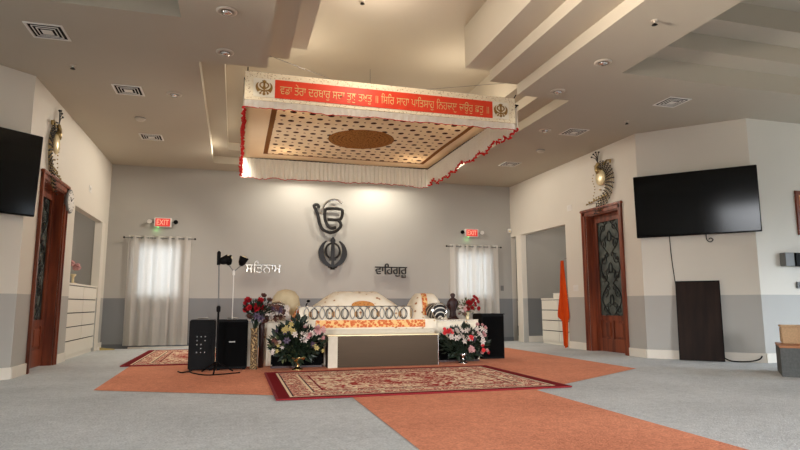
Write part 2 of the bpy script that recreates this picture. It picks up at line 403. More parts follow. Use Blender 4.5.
for i in range(len(xs)-1):
    for j in range(len(ys)-1):
        z = hh[i][j]; x0, x1, y0, y1 = xs[i], xs[i+1], ys[j], ys[j+1]
        mb.add([(x0,y0,z),(x0,y1,z),(x1,y1,z),(x1,y0,z)], [(0,1,2,3)])
        if i+1 < len(hh) and hh[i+1][j] != z: z2 = hh[i+1][j]; mb.add([(x1,y0,z),(x1,y1,z),(x1,y1,z2),(x1,y0,z2)], [(0,1,2,3)])
        if j+1 < len(hh[0]) and hh[i][j+1] != z: z2 = hh[i][j+1]; mb.add([(x0,y1,z),(x1,y1,z),(x1,y1,z2),(x0,y1,z2)], [(0,1,2,3)])
bmesh.ops.remove_doubles(mb.b, verts=mb.b.verts, dist=0.0005)
struct('ceiling', mb, 'ceiling')

# back wall with two window openings
W1 = (-1.90, -1.10, 1.0, 2.08); W2 = (4.92, 5.78, 1.0, 2.08)
def wall_x(mb, x0, x1, y0, y1, holes, z1=H):
    cur = x0
    for a, b, c, d in sorted(holes):
        mb.box(cur, a, y0, y1, 0, z1); 
        if c > 0: mb.box(a, b, y0, y1, 0, c)
        mb.box(a, b, y0, y1, d, z1); cur = b
    mb.box(cur, x1, y0, y1, 0, z1)
def wall_y(mb, x0, x1, y0, y1, holes, z1=H):
    cur = y0
    for a, b, c, d in sorted(holes):
        mb.box(x0, x1, cur, a, 0, z1)
        if c > 0: mb.box(x0, x1, a, b, 0, c)
        mb.box(x0, x1, a, b, d, z1); cur = b
    if y1-cur > 0.002: mb.box(x0, x1, cur, y1, 0, z1)
mb = MB(); wall_x(mb, XL-T, XR, YB, YB+T, [W1, W2]); struct('wall_back', mb, 'wall_back')
# side walls: door opening, alcove opening, passage opening on the right
DY0, DY1, DH = 8.53, 9.52, 2.50
mb = MB(); wall_y(mb, XR, XR+T, AR[1]-0.005, YB+T, [(DY0, DY1, 0, DH), (10.24, 12.12, 0, 2.45), (12.36, YB, 0, 2.45)]); struct('wall_right', mb, 'wall_side')
mb = MB(); wall_y(mb, XL-T, XL, AL[1]-0.005, YB+T, [(DY0-0.04, DY1-0.02, 0, DH), (10.14, 12.10, 0, 2.42)]); struct('wall_left', mb, 'wall_side')
def slab(p, q, side, z0, z1, t):            # upright slab between plan points, thickness t to `side`
    d = (Vector(q)-Vector(p)).normalized(); n = Vector((-d.y, d.x))*side*t
    a, b = Vector(p), Vector(q); c, e = b+n, a+n
    return [(a.x,a.y,z0),(b.x,b.y,z0),(c.x,c.y,z0),(e.x,e.y,z0),(a.x,a.y,z1),(b.x,b.y,z1),(c.x,c.y,z1),(e.x,e.y,z1)], [(0,3,2,1),(4,5,6,7),(0,1,5,4),(1,2,6,5),(2,3,7,6),(3,0,4,7)]
mb = MB(); mb.add(*slab(AR, BR, 1, 0, H, T)); struct('wall_right_corner', mb, 'wall_side')
mb = MB(); mb.add(*slab(AL, BL, -1, 0, H, T)); struct('wall_left_corner', mb, 'wall_side')
mb = MB(); mb.box(BR[0], XW1, BR[1], BR[1]+T, 0, H); struct('wall_right_front', mb, 'wall_side')
mb = MB(); mb.box(XW0, BL[0], BL[1], BL[1]+T, 0, H); struct('wall_left_front', mb, 'wall_side')
mb = MB(); wall_y(mb, XW1, XW1+T, YR, BR[1]+T, [(2.6, 5.8, 0.4, 2.6)]); struct('wall_right_side', mb, 'wall_side')
mb = MB(); wall_y(mb, XW0-T, XW0, YR, BL[1]+T, [(1.5, 4.5, 0.5, 2.6)]); struct('wall_left_side', mb, 'wall_side')
mb = MB(); wall_x(mb, XW0-T, XW1+T, YR-T, YR, [(-6.0, -3.8, 0.7, 2.75), (3.4, 5.8, 0.7, 2.75)]); struct('wall_rear', mb, 'wall_side')
# alcove interiors
mb = MB(); mb.box(8.0, 8.1, 9.9, 12.2, 0, 2.9); mb.box(XR+T, 8.0, 9.9, 10.0, 0, 2.9); mb.box(XR+T, 8.0, 12.14, 12.24, 0, 2.9); mb.box(XR+T, 8.1, 9.9, 12.24, 2.75, 2.9)
struct('wall_alcove_right', mb, 'wall_back')
mb = MB(); mb.box(-3.85, -3.75, 9.9, 12.3, 0, 2.9); mb.box(-3.75, XL-T, 9.9, 10.0, 0, 2.9); mb.box(-3.75, XL-T, 12.2, 12.3, 0, 2.9); mb.box(-3.85, XL-T, 9.9, 12.3, 2.75, 2.9)
struct('wall_alcove_left', mb, 'wall_back')
mb = MB(); mb.box(8.0, 8.1, 12.24, 13.8, 0, 2.9); mb.box(6.1, 8.0, 13.7, 13.8, 0, 2.9); mb.box(6.1, 6.2, YB+T, 13.7, 0, 2.9); mb.box(XR+T, 8.1, 12.245, YB+T, 2.75, 2.9); mb.box(6.1, 8.1, YB+T, 13.8, 2.75, 2.9)
struct('wall_passage', mb, 'wall_back')
# windows
def window(nm, x0, x1, z0, z1, y, sgn=1):
    mb = MB()
    for a, b, c, d in ((x0, x1, z0, z0+0.05), (x0, x1, z1-0.05, z1), (x0, x0+0.05, z0, z1), (x1-0.05, x1, z0, z1), ((x0+x1)/2-0.02, (x0+x1)/2+0.02, z0, z1)):
        mb.box(a, b, y+0.03, y+0.08, c, d)
    f = struct(nm, mb, 'trim')
    MB().box(x0+0.04, x1-0.04, y+0.05, y+0.056, z0+0.04, z1-0.04).build('pane', 'glass', f)
window('window_1', *W1, YB); window('window_2', *W2, YB)
window('window_3', -6.0, -3.8, 0.7, 2.75, YR-T); window('window_4', 3.4, 5.8, 0.7, 2.75, YR-T)
for nm, x, y0, y1, z0, z1 in (('window_5', XW1+0.03, 2.6, 5.8, 0.4, 2.6), ('window_6', XW0-0.09, 1.5, 4.5, 0.5, 2.6)):
    mb = MB()
    for a, b, c, d in ((y0, y1, z0, z0+0.05), (y0, y1, z1-0.05, z1), (y0, y0+0.05, z0, z1), (y1-0.05, y1, z0, z1), ((y0+y1)/2-0.03, (y0+y1)/2+0.03, z0, z1)):
        mb.box(x, x+0.05, a, b, c, d)
    f = struct(nm, mb, 'trim'); MB().box(x+0.02, x+0.026, y0+0.04, y1-0.04, z0+0.04, z1-0.04).build('pane', 'glass', f)
# baseboards
BH = 0.135
def base_y(mb, x, y0, y1, s): mb.box(min(x, x+s*0.02), max(x, x+s*0.02), y0, y1, 0, BH, 0.004)
mb = MB(); base_y(mb, XR, AR[1], DY0-0.1, -1); base_y(mb, XR, DY1+0.11, 10.24, -1); base_y(mb, XR, 12.12, 12.36, -1); struct('baseboard_right', mb, 'trim')
mb = MB(); mb.add(*slab((AR[0], AR[1]), BR, -1, 0, BH, 0.02)); struct('baseboard_right_corner', mb, 'trim')
mb = MB(); mb.box(BR[0], XW1, BR[1]-0.02, BR[1], 0, BH); struct('baseboard_right_front', mb, 'trim')
mb = MB(); base_y(mb, XL, AL[1], DY0-0.14, 1); base_y(mb, XL, DY1+0.09, 10.14, 1); base_y(mb, XL, 12.10, YB, 1); struct('baseboard_left', mb, 'trim')
mb = MB(); mb.add(*slab(AL, BL, 1, 0, BH, 0.02)); struct('baseboard_left_corner', mb, 'trim')
mb = MB(); mb.box(XW0, BL[0], BL[1]-0.02, BL[1], 0, BH); struct('baseboard_left_front', mb, 'trim')
mb = MB(); mb.box(XL+0.02, XR, YB-0.012, YB, 0, 0.09); struct('baseboard_back', mb, 'darkcove')
mb = MB(); mb.box(7.98, 8.0, 10.0, 12.14, 0, BH); mb.box(XR+T, 7.98, 12.12, 12.14, 0, BH); struct('baseboard_alcove', mb, 'trim')
mb = MB(); mb.box(-1.98, -0.8, YB-0.05, YB-0.012, 0.0, 0.03); struct('trim_1', mb, 'trim')
# white edge trim of the left alcove
mb = MB(); mb.box(XL, XL+0.012, 12.10, 12.36, BH, 2.42); struct('trim_2', mb, 'trim')
mb = MB(); mb.box(XR-0.012, XR, 12.121, 12.359, BH, 2.449); struct('trim_3', mb, 'trim')

# ================================================================ DOORS
def door(root, w, side):
    # local: x along wall 0..w (opening), +y into the wall, z up, faces -y
    cas = 0.105
    mb = MB()
    for a, b in ((-cas, 0.0), (w, w+cas)):
        mb.box(a, b, -0.025, 0.0, 0, DH+cas, 0.006); mb.box(a+(0.0 if a < 0 else cas-0.035), a+(0.035 if a < 0 else cas), -0.04, -0.02, 0, DH+cas, 0.005)
    mb.box(-cas, w+cas, -0.025, 0.0, DH, DH+cas, 0.006); mb.box(-cas-0.02, w+cas+0.02, -0.05, 0.0, DH+cas-0.035, DH+cas+0.01, 0.008)
    mb.build('casing', 'wood', root)
    mb = MB(); mb.box(0.001, 0.02, 0.0, 0.2, 0, DH-0.001); mb.box(w-0.02, w-0.001, 0.0, 0.2, 0, DH-0.001); mb.box(0.02, w-0.02, 0.0, 0.2, DH-0.02, DH-0.001)
    mb.build('jamb', 'wood', root)
    # leaf
    mb = MB(); x0, x1 = 0.022, w-0.022; g0, g1 = 0.155, w-0.155; zt, zb = 2.37, 0.63; y0, y1 = 0.12, 0.165
    mb.box(x0, g0, y0, y1, 0.01, DH-0.022); mb.box(g1, x1, y0, y1, 0.01, DH-0.022)
    mb.box(g0, g1, y0, y1, zt, DH-0.022); mb.box(g0, g1, y0, y1, 0.56, zb); mb.box(g0, g1, y0, y1, 0.01, 0.24)
    mx = (g0+g1)/2; mb.box(mx-0.03, mx+0.03, y0, y1, 0.24, 0.56)
    for a, b, c, d in ((g0, g0+0.02, zb, zt), (g1-0.02, g1, zb, zt), (g0, g1, zt-0.02, zt), (g0, g1, zb, zb+0.02)): mb.box(a, b, y0-0.012, y0+0.01, c, d, 0.004)
    leaf = mb.build('door_leaf', 'wood', root)
    for a, b in ((g0, mx-0.03), (mx+0.03, g1)):
        mb = MB(); mb.box(a, b, y0+0.02, y1-0.008, 0.24, 0.56); mb.box(a+0.035, b-0.035, y0+0.002, y0+0.03, 0.275, 0.525, 0.01); mb.build('raised_panel', 'wood', leaf)
    MB().box(g0, g1, y0+0.02, y0+0.03, zb, zt).build('glass_pane', 'doorglass', leaf)
    # iron scrolls
    mb = MB(); yy = y0+0.012; hw = (g1-g0)/2
    def spiral(cx, cz, r, turns, a0, s):
        p = []
        for k in range(22):
            t = k/21; a = a0+s*turns*2*PI*t; rr = r*(1-0.85*t); p.append((cx+rr*math.cos(a), yy, cz+rr*math.sin(a)))
        return p
    zs = [zb+0.12+(zt-zb-0.24)*k/5 for k in range(6)]
    for s in (-1, 1):
        pts = []
        for k in range(61):
            t = k/60; z = zb+0.04+(zt-zb-0.08)*t
            pts.append((mx+s*hw*(0.18+0.62*abs(math.sin(t*PI*3))), yy, z))
        mb.tube(pts, 0.007, 5)
        for i, z in enumerate(zs):
            mb.tube(spiral(mx+s*hw*0.55, z, 0.095, 1.4, PI/2 if i % 2 else -PI/2, s*(1 if i % 2 else -1)), 0.0065, 5)
            mb.tube(spiral(mx+s*hw*0.25, z+0.10, 0.06, 1.2, 0 if s > 0 else PI, -s), 0.006, 5)
    for z in (zb+0.30, (zb+zt)/2, zt-0.30):
        mb.tube([(mx+0.05*math.cos(a*PI/8), yy, z+0.09*math.sin(a*PI/8)) for a in range(16)], 0.007, 5, closed=True)
    mb.build('scrollwork', 'iron', leaf)
    hx = (g1+x1)/2 if side > 0 else (g0+x0)/2
    mb = MB(); mb.tube([(hx, y0+0.01, 0.95), (hx, y0-0.05, 0.95), ((hx-0.10*side), y0-0.055, 0.95)], 0.010, 8)
    mb.build('door_handle', 'iron', leaf)
r = thing('carved_door', 'mahogany door with scrolled iron over dark glass, right wall beside the large screen', 'door', (XR, DY1, 0), -PI/2); r['kind'] = 'structure'; r.name = 'door_1'
door(r, DY1-DY0, 1)
r = thing('carved_door', 'mahogany door with scrolled iron over dark glass, left wall under the round clock', 'door', (XL, DY0-0.04, 0), PI/2); r['kind'] = 'structure'; r.name = 'door_2'
door(r, DY1-DY0+0.02, -1)

# ================================================================ TELEVISIONS
def tv(name, label, c, ang, wd, hgt_, z0):
    r = thing(name, label, 'television', (c[0], c[1], 0), ang)
    c0 = Matrix.Translation((0, 0, z0+hgt_/2)); tl = c0 @ Matrix.Rotation(math.radians(3.5), 4, 'X') @ c0.inverted()
    MB().box(-wd/2, wd/2, -0.05, 0.0, z0, z0+hgt_, 0.006).xf(tl).build('bezel', 'black', r)
    MB().box(-wd/2+0.012, wd/2-0.012, -0.054, -0.049, z0+0.02, z0+hgt_-0.012).xf(tl).build('screen', 'screen', r)
    mb = MB(); mb.box(-0.25, 0.25, 0.02, 0.04, z0+0.3, z0+0.7); mb.box(-0.15, 0.15, 0.08, 0.1, z0+0.3, z0+0.7); mb.box(-0.04, 0.04, 0.035, 0.09, z0+0.4, z0+0.6)
    mb.build('wall_mount', 'black', r); return r
angR = math.atan2(BR[1]-AR[1], BR[0]-AR[0])
def offp(p, n, d): return (p[0]+n[0]*d, p[1]+n[1]*d)
nR = (-0.722, -0.692)
tvc = ((6.252+7.457)/2+0.026, (7.992+6.738)/2-0.003)
tv('television', 'large black flat screen on the angled wall above the leaning brown panel', tvc, angR, 1.735, 1.0, 1.915)
nL = (0.69, -0.722)
angL = math.atan2(AL[1]-BL[1], AL[0]-BL[0])
dL = (math.cos(angL), math.sin(angL))
tv('television', 'large black flat screen cut by the left picture edge, on the angled wall', (-2.33-dL[0]*0.875-0.03, 7.865-dL[1]*0.875+0.0, 0), angL, 1.735, 0.985, 1.905)
def cord(name, label, pts, r=0.006, mat='black', sub=6):
    P = [Vector(p) for p in pts]; out = []
    for i in range(len(P)-1):
        a = P[max(i-1, 0)]; b = P[i]; c = P[i+1]; d = P[min(i+2, len(P)-1)]
        for k in range(sub):
            t = k/sub; out.append(0.5*((2*b)+(c-a)*t+(2*a-5*b+4*c-d)*t*t+(3*b-a-3*c+d)*t**3))
    out.append(P[-1]); return tag(MB().tube(out, r, 6).build(name, mat), label, 'cable')
def onwall(s, z, d=0.012):           # point s metres along the angled right wall
    ux, uy = (BR[0]-AR[0])/1.609, (BR[1]-AR[1])/1.609
    return (AR[0]+ux*s+nR[0]*d, AR[1]+uy*s+nR[1]*d, z)
cord('power_cord', 'thin black cord running from the large screen down behind the brown panel', [onwall(0.43, 1.93), onwall(0.44, 1.6), onwall(0.47, 1.2), onwall(0.52, 0.8), onwall(0.54, 0.6)], 0.006)
cord('power_cord', 'short black cord curling below the large screen', [onwall(0.95, 1.93), onwall(0.955, 1.84), onwall(1.0, 1.80), onwall(1.04, 1.83), onwall(1.01, 1.86), onwall(0.98, 1.84)], 0.007)
cord('power_cord', 'black cord lying on the carpet beside the brown panel', [onwall(1.0, 0.10, 0.03), onwall(1.12, 0.03, 0.10), onwall(1.22, 0.012, 0.12), onwall(1.4, 0.02, 0.10), onwall(1.52, 0.05, 0.04), onwall(1.56, 0.10, 0.03)], 0.009)
# leaning brown panel
p0, p1 = onwall(0.46, 0, 0.16), onwall(1.08, 0, 0.16)
rt = thing('wooden_panel', 'tall dark brown panel leaning on the angled wall under the large screen', 'panel', onwall(0.78, 0.0, 0.16), angR)
mb = MB(); mb.box(-0.305, 0.305, -0.018, 0.018, 0, 1.20, 0.004); mb.xf(Matrix.Rotation(-math.atan2(0.115, 1.2), 4, 'X') @ Matrix.Translation((0, 0, 0.005))); mb.build('board', 'wood_dark', rt)
mb = MB()
for a, b, c, d in ((-0.305, 0.305, 1.185, 1.203), (-0.305, -0.293, 0, 1.2), (0.293, 0.305, 0, 1.2)): mb.box(a, b, -0.022, 0.022, c, d)
mb.xf(Matrix.Rotation(-math.atan2(0.115, 1.2), 4, 'X') @ Matrix.Translation((0, 0, 0.005))); mb.build('edge_strip', 'black', rt)

# ================================================================ CANOPY
CX0, CX1, CY0, CY1, CZT, CZB = 0.03, 3.66, 6.95, 10.86, 3.56, 3.20
can = thing('ceiling_canopy', 'cream and orange cloth canopy with fringes hung below the ceiling', 'canopy', (1.93, 9.05, CZT))
CC = Vector((1.93, 9.05, CZT))
def sheet_fn(u, v):
    x = CX0+(CX1-CX0)*u - CC.x; y = CY0+0.03+(CY1-CY0-0.03)*v - CC.y
    return (x, y, 0.012*math.sin(u*9+v*5)*math.sin(v*7))
MB().grid(sheet_fn, 24, 24).build('printed_sheet', 'sheet', can, smooth=True, solid=0.004)
def fringe(p, q, zt, zb, pleat, amp, seed, name, trim, parent, wig=0.008, trim_r=0.006, mat='fringe'):
    rn = random.Random(seed); P = Vector((p[0], p[1], 0))-Vector((CC.x, CC.y, 0)); Q = Vector((q[0], q[1], 0))-Vector((CC.x, CC.y, 0))
    L = (Q-P).length; d = (Q-P)/L; n = Vector((-d.y, d.x, 0)); cols = int(L/pleat*6); ph = 0; C_ = []
    drift = 0; sag = 0
    for i in range(cols+1):
        ph += 2*PI/6*(0.7+0.6*rn.random()); drift = drift*0.9+rn.uniform(-1, 1)*amp*0.25
        sag = sag*0.93+rn.uniform(-1, 1)*wig
        C_.append((P+d*(L*i/cols), math.sin(ph)*amp*(0.6+0.5*rn.random()), drift, sag))
    mb = MB(); rows = 4; V = []
    for pt, a, dr, sg in C_:
        V.append([mb.b.verts.new(pt + n*(a*(0.25+0.75*k/rows)+dr*k/rows) + Vector((0, 0, zt-(zt-zb+sg)*k/rows-CC.z))) for k in range(rows+1)])
    for i in range(cols):
        for k in range(rows): mb.b.faces.new((V[i][k], V[i+1][k], V[i+1][k+1], V[i][k+1]))
    bot = [v[-1].co.copy() for v in V]
    o = mb.build(name, mat, parent)
    if trim:
        MB().tube([b+Vector((0, 0, rn.uniform(-1, 1)*trim_r)) for b in bot[::2]], trim_r, 5).build('hem_trim', trim, o)
    return o
fringe((CX0, CY1), (CX1, CY1), CZT-0.01, CZB-0.01, 0.085, 0.030, 1, 'rear_fringe', 'red', can)
fringe((CX1, CY0), (CX1, CY1), CZT-0.01, CZB+0.02, 0.085, 0.026, 2, 'side_fringe', 'red', can, 0.022, 0.015)
fringe((CX0, CY0), (CX0, CY1), CZT-0.01, CZB, 0.075, 0.018, 3, 'side_fringe', 'red', can, 0.022, 0.018)
# front banner
yb = CY0-0.02
ban = MB().box(CX0-CC.x, CX1-0.06-CC.x, yb-CC.y-0.008, yb-CC.y+0.008, 3.29-CC.z, 3.645-CC.z, 0.003).build('banner', 'bannerborder', can)
MB().box(0.385-CC.x, 3.26-CC.x, yb-0.016-CC.y, yb-0.006-CC.y, 3.335-CC.z, 3.565-CC.z).build('red_field', 'bannerred', ban)
for a, b in ((0.13, 0.383), (3.262, 3.50)):
    p = MB().box(a-CC.x, b-CC.x, yb-0.014-CC.y, yb-0.006-CC.y, 3.335-CC.z, 3.565-CC.z).build('emblem_square', 'ivory', ban)
    text_obj('emblem', '☬', 'oldgold', ((a+b)/2-CC.x, yb-0.018-CC.y, 3.45-CC.z), FACE, p, ext=0.004, width=0.20, height=0.19, off=0.0)
text_obj('lettering', 'ਵਡਾ ਤੇਰਾ ਦਰਬਾਰੁ ਸਚਾ ਤੁਧੁ ਤਖਤੁ ॥ ਿਸਿਰ ਸਾਹਾ ਪਾਿਤਸਾਹੁ ਿਨਹਚਲੁ ਚਉਰੁ ਛਤੁ ॥', 'gold', (1.825-CC.x, yb-0.019-CC.y, 3.445-CC.z), FACE, ban, ext=0.0, width=2.76, height=0.165, off=-0.006)
fringe((CX0, yb), (CX1-0.06, yb), 3.30, CZB, 0.11, 0.010, 4, 'front_fringe', 'red', can, 0.004, 0.005)
mb = MB()
for x in (CX0, CX1):
    mb.tube([(x-CC.x, CY0-CC.y, 0.0), (x-CC.x, CY1-CC.y, 0.0)], 0.012, 8)
for y in (CY0, CY1): mb.tube([(CX0-CC.x, y-CC.y, 0.0), (CX1-CC.x, y-CC.y, 0.0)], 0.012, 8)
mb.build('frame', 'darkmetal', can)
for x in (CX0+0.03, CX1-0.06):
    MB().tube([(x-CC.x, CY0-0.01-CC.y, 0), (x-CC.x, CY0-0.01-CC.y, 0.10), (x-CC.x, CY0-0.06-CC.y, 0.119)], 0.008, 6).build('hook', 'black', can)
for x in (CX0+0.05, CX1-0.05):
    MB().tube([(x-CC.x, CY1-CC.y, 0), (x-CC.x, CY1-CC.y, 3.83-CC.z)], 0.004, 5).build('suspension_wire', 'grey', can)
for p in ((0.312, 6.84, 3.828), (3.50, 6.84, 3.829)):
    MB().tube([Vector(p)-CC, Vector((1.95, 8.6, 4.15))-CC], 0.004, 5).build('suspension_wire', 'grey', can)
MB().tube([Vector((1.95, 8.6, 4.557))-CC, Vector((1.95, 8.6, 4.15))-CC, Vector((1.93, 9.05, 3.56))-CC], 0.004, 5).build('suspension_wire', 'grey', can)

# ================================================================ CEILING FIXTURES
def vent(x, y, label, s=0.36, rz=0):
    r = thing('ceiling_vent', label, 'air vent', (x, y, H), rz, 'square ceiling vents')
    mb = MB(); 
    for k, (a, t, z) in enumerate(((s/2, 0.022, -0.010), (s/2-0.055, 0.009, -0.012), (s/2-0.092, 0.009, -0.014))):
        for q in ((-a, a, -a, -a+t), (-a, a, a-t, a), (-a, -a+t, -a+t, a-t), (a-t, a, -a+t, a-t)): mb.box(q[0], q[1], q[2], q[3], z, z+0.006 if k else -0.001)
    mb.box(-0.052, 0.052, -0.052, 0.052, -0.016, -0.012); mb.build('louvre', 'white', r)
    MB().box(-s/2+0.03, s/2-0.03, -s/2+0.03, s/2-0.03, -0.006, -0.001).build('duct_backing', 'black', r)
vent(-1.97, 6.5, 'square ceiling vent at the far left, nearest the left television')
vent(-1.45, 8.09, 'middle square ceiling vent of the left row')
vent(-1.45, 10.35, 'farthest square ceiling vent of the left row, by the back wall')
vent(5.85, 6.54, 'square ceiling vent above the right television')
vent(5.32, 8.18, 'middle square ceiling vent of the right row')
vent(5.30, 10.48, 'farthest square ceiling vent of the right row, beside the canopy')
def downlight(x, y, label, z=H, r0=0.10, drop=0.02, e=9):
    if e: spot('downlight_fill', (x, y, z-0.07), (x, y, 0), e, (1.0, 0.91, 0.79), 165, 0.5, 0.06)  # added fill light; the fixtures themselves look unlit
    r = thing('recessed_downlight', label, 'ceiling light', (x, y, z), 0, 'round ceiling downlights')
    mb = MB(); mb.lathe([(r0-0.03, -0.004), (r0-0.025, -drop), (r0, -0.008), (r0, -0.001)], n=24); mb.build('trim_ring', 'ceiltrim', r, smooth=True)
    mb = MB(); mb.lathe([(0.055, -0.006), (0.05, -drop-0.012), (0.02, -drop-0.02)], n=16); mb.build('bulb', 'chrome', r, smooth=True)
downlight(-0.17, 5.56, 'round downlight in the ceiling left of the tray steps, nearest the viewer')
downlight(-0.20, 6.53, 'round downlight in the ceiling just before the canopy left corner')
downlight(-0.88, 8.09, 'round downlight between the left vents and the altar tray')
downlight(4.085, 5.62, 'round downlight right of the bright tray steps')
downlight(4.07, 6.60, 'round downlight above the canopy right corner')
downlight(4.80, 8.21, 'round downlight left of the middle right vent')
for x, n in ((3.0, 'right'), (1.3, 'left')):
    downlight(x, 11.72, 'round downlight close to the back wall, %s one behind the canopy' % n, z=3.83, e=0)
    spot('wall_wash', (x, 11.74, 3.77), (x, 12.50, 2.2), 115 if x > 2 else 85, (1.0, 0.93, 0.80), 150, 0.8, 0.035)
def small_fix(nm, label, x, y, z, cat, kind):
    r = thing(nm, label, cat, (x, y, z), 0)
    if kind == 's':
        MB().lathe([(0.035, -0.001), (0.035, -0.006), (0.012, -0.010), (0.012, -0.03)], n=14).build('flange', 'ceiltrim', r)
        MB().lathe([(0.01, -0.028), (0.03, -0.05), (0.01, -0.055)], n=10).build('deflector', 'darkmetal', r)
    else:
        MB().lathe([(0.075, -0.001), (0.075, -0.02), (0.055, -0.045), (0.03, -0.05)], n=20).build('housing', 'ceiltrim', r, smooth=True)
        MB().lathe([(0.078, -0.004), (0.078, -0.012)], n=20).build('base_ring', 'grey', r)
small_fix('fire_sprinkler', 'small ceiling sprinkler between the two nearest left vents', -1.945, 7.39, H, 'sprinkler', 's')
small_fix('fire_sprinkler', 'small ceiling sprinkler beside the bright tray steps at upper right', 3.97, 4.6, H, 'sprinkler', 's')
small_fix('fire_sprinkler', 'small ceiling sprinkler near the angled right wall', 5.79, 7.45, H, 'sprinkler', 's')
small_fix('fire_sprinkler', 'small dark sprinkler at the top centre inside the raised tray', 1.385, 6.56, 4.557, 'sprinkler', 's')
small_fix('smoke_detector', 'white smoke detector on the left ceiling between two vents', -1.48, 9.31, H, 'smoke detector', 'd')
small_fix('smoke_detector', 'white smoke detector on the right ceiling between two vents', 5.36, 9.35, H, 'smoke detector', 'd')

# ================================================================ BACK WALL
def letters(name, label, body, x0, x1, z0, z1, mat, cat, y=YB-0.10, ext=0.02, off=0.0):
    o = text_obj(name, body, mat, ((x0+x1)/2, y, (z0+z1)/2), FACE, None, ext=ext, width=x1-x0, height=z1-z0, off=off, res=4)
    return tag(o, label, cat)
letters('wall_lettering', 'dark metal lettering on the back wall to the right of the round emblem', 'ਵਾਿਹਗੁਰੂ', 2.98, 3.72, 1.44, 1.76, 'darkmetal', 'lettering', off=0.012)
letters('wall_lettering', 'shiny metal lettering on the back wall above the red flowers', 'ਸਿਤਨਾਮ', 0.20, 0.93, 1.52, 1.76, 'chrome', 'lettering', off=0.0)
ws = thing('wall_symbol', 'large dark curled script symbol with shiny arc at the centre of the back wall', 'wall symbol', (1.585, YB-0.10, 3.262), 0)
def strokes(name, mat, lines, r, parent, fl=0.55):
    mb = MB()
    for ln in lines:
        P = [Vector((u*0.00397-70*0.00397, 0, -v*0.004)) for u, v in ln]; out = []
        for i_ in range(len(P)-1):
            a = P[max(i_-1, 0)]; b = P[i_]; c = P[i_+1]; d = P[min(i_+2, len(P)-1)]
            for k in range(5):
                t = k/5; out.append(0.5*((2*b)+(c-a)*t+(2*a-5*b+4*c-d)*t*t+(3*b-a-3*c+d)*t**3))
        out.append(P[-1]); mb.tube(out, r, 8)
    mb.xf(Matrix.Diagonal((1, fl, 1, 1))); return mb.build(name, mat, parent)
strokes('script_body', 'darkmetal', [
    [(100, 78), (97, 62), (80, 62), (76, 72), (88, 95), (100, 125), (106, 160), (125, 195), (160, 210), (195, 205), (222, 180), (224, 158), (210, 142)],
    [(138, 82), (185, 78), (226, 82), (234, 95), (228, 128), (210, 140), (150, 140)],
    [(138, 80), (134, 110), (140, 150), (158, 180), (178, 188), (198, 182)]], 0.034, ws)
strokes('shiny_arc', 'chrome', [[(122, 105), (124, 75), (140, 48), (172, 30), (205, 30), (232, 46)]], 0.024, ws)
mb = MB()
for u, v in ((100, 125), (185, 78), (180, 188)): mb.tube([((u-70)*0.00397, 0.0, -v*0.004), ((u-70)*0.00397, 0.098, -v*0.004)], 0.012, 6)
mb.build('standoff', 'darkmetal', ws)
# round emblem: double edged sword, ring and two curved blades
kh = thing('wall_emblem', 'dark round emblem of crossed blades and ring below the script symbol', 'wall emblem', (2.03, YB-0.10, 1.955), 0)
mb = MB(); mb.prism([(0, 0.37), (0.05, 0.31), (0.055, 0.27), (0.03, 0.22), (0.042, 0.10), (0.035, -0.08), (0.075, -0.11), (0.075, -0.15), (0.03, -0.16), (0.03, -0.30), (-0.03, -0.30), (-0.03, -0.16), (-0.075, -0.15), (-0.075, -0.11), (-0.035, -0.08), (-0.042, 0.10), (-0.03, 0.22), (-0.055, 0.27), (-0.05, 0.31)], -0.02, 0.02)
mb.build('sword', 'darkmetal', kh)
mb = MB(); mb.tube([(0.155*math.cos(a*PI/18), 0, 0.06+0.17*math.sin(a*PI/18)) for a in range(36)], 0.022, 8, closed=True); mb.build('ring', 'darkmetal', kh)
for s in (-1, 1):
    out = []; inn = []
    for k in range(17):
        t = k/16; a = math.radians(62-150*t); ro = 0.315
        out.append((s*ro*math.cos(a), 0.01+ro*0.98*math.sin(a))); wd = 0.115*math.sin(PI*min(1, t*0.80+0.10))
        inn.append((s*(ro-wd)*math.cos(a), 0.02+(ro-wd)*0.98*math.sin(a)))
    mb = MB(); mb.prism(out+inn[::-1], -0.018, 0.018)
    mb.tube([(s*0.015, 0, -0.30), (s*0.08, 0, -0.30), (s*0.12, 0, -0.24)], 0.018, 6)
    mb.build('curved_blade', 'darkmetal', kh)
MB().lathe([(0.045, -0.35), (0.05, -0.33), (0.045, -0.30)], n=12).build('pommel', 'darkmetal', kh)
MB().box(-0.01, 0.01, 0.01, 0.099, -0.1, 0.1).build('standoff', 'darkmetal', kh)

def exit_sign(x, z, label, cx):
    r = thing('exit_sign', label, 'exit sign', (x, YB, z), 0, 'red exit signs')
    MB().box(-0.17, 0.17, -0.06, -0.001, -0.095, 0.095, 0.01).build('housing', 'white', r)
    p = MB().box(-0.14, 0.14, -0.064, -0.058, -0.08, 0.08).build('lit_face', 'exit_red', r)
    text_obj('lettering', 'EXIT', 'exit_letter', (0, -0.067, 0), FACE, p, ext=0.002, width=0.23, height=0.11, off=0.01)
    for s in (-1, 1):
        mb = MB(); mb.tube([(s*0.17, -0.03, 0), (s*0.235, -0.05, 0.01)], 0.012, 6); mb.xf(Matrix.Identity(4))
        a = mb.build('lamp_arm', 'grey', r)
        mb = MB(); mb.lathe([(0.012, 0.0), (0.045, 0.03), (0.045, 0.05)], n=14); mb.xf(Matrix.Translation((s*0.25, -0.05, 0.02)) @ Matrix.Rotation(PI/2+0.3, 4, 'X')); mb.build('lamp_head', 'black' if s*cx > 0 else 'white', r)
    MB().box(-0.10, -0.07, -0.05, -0.03, -0.10, -0.094).build('status_light', 'led_green', r)
exit_sign(-1.46, 2.52, 'red lit EXIT sign with two lamp heads above the left curtained window', 1)
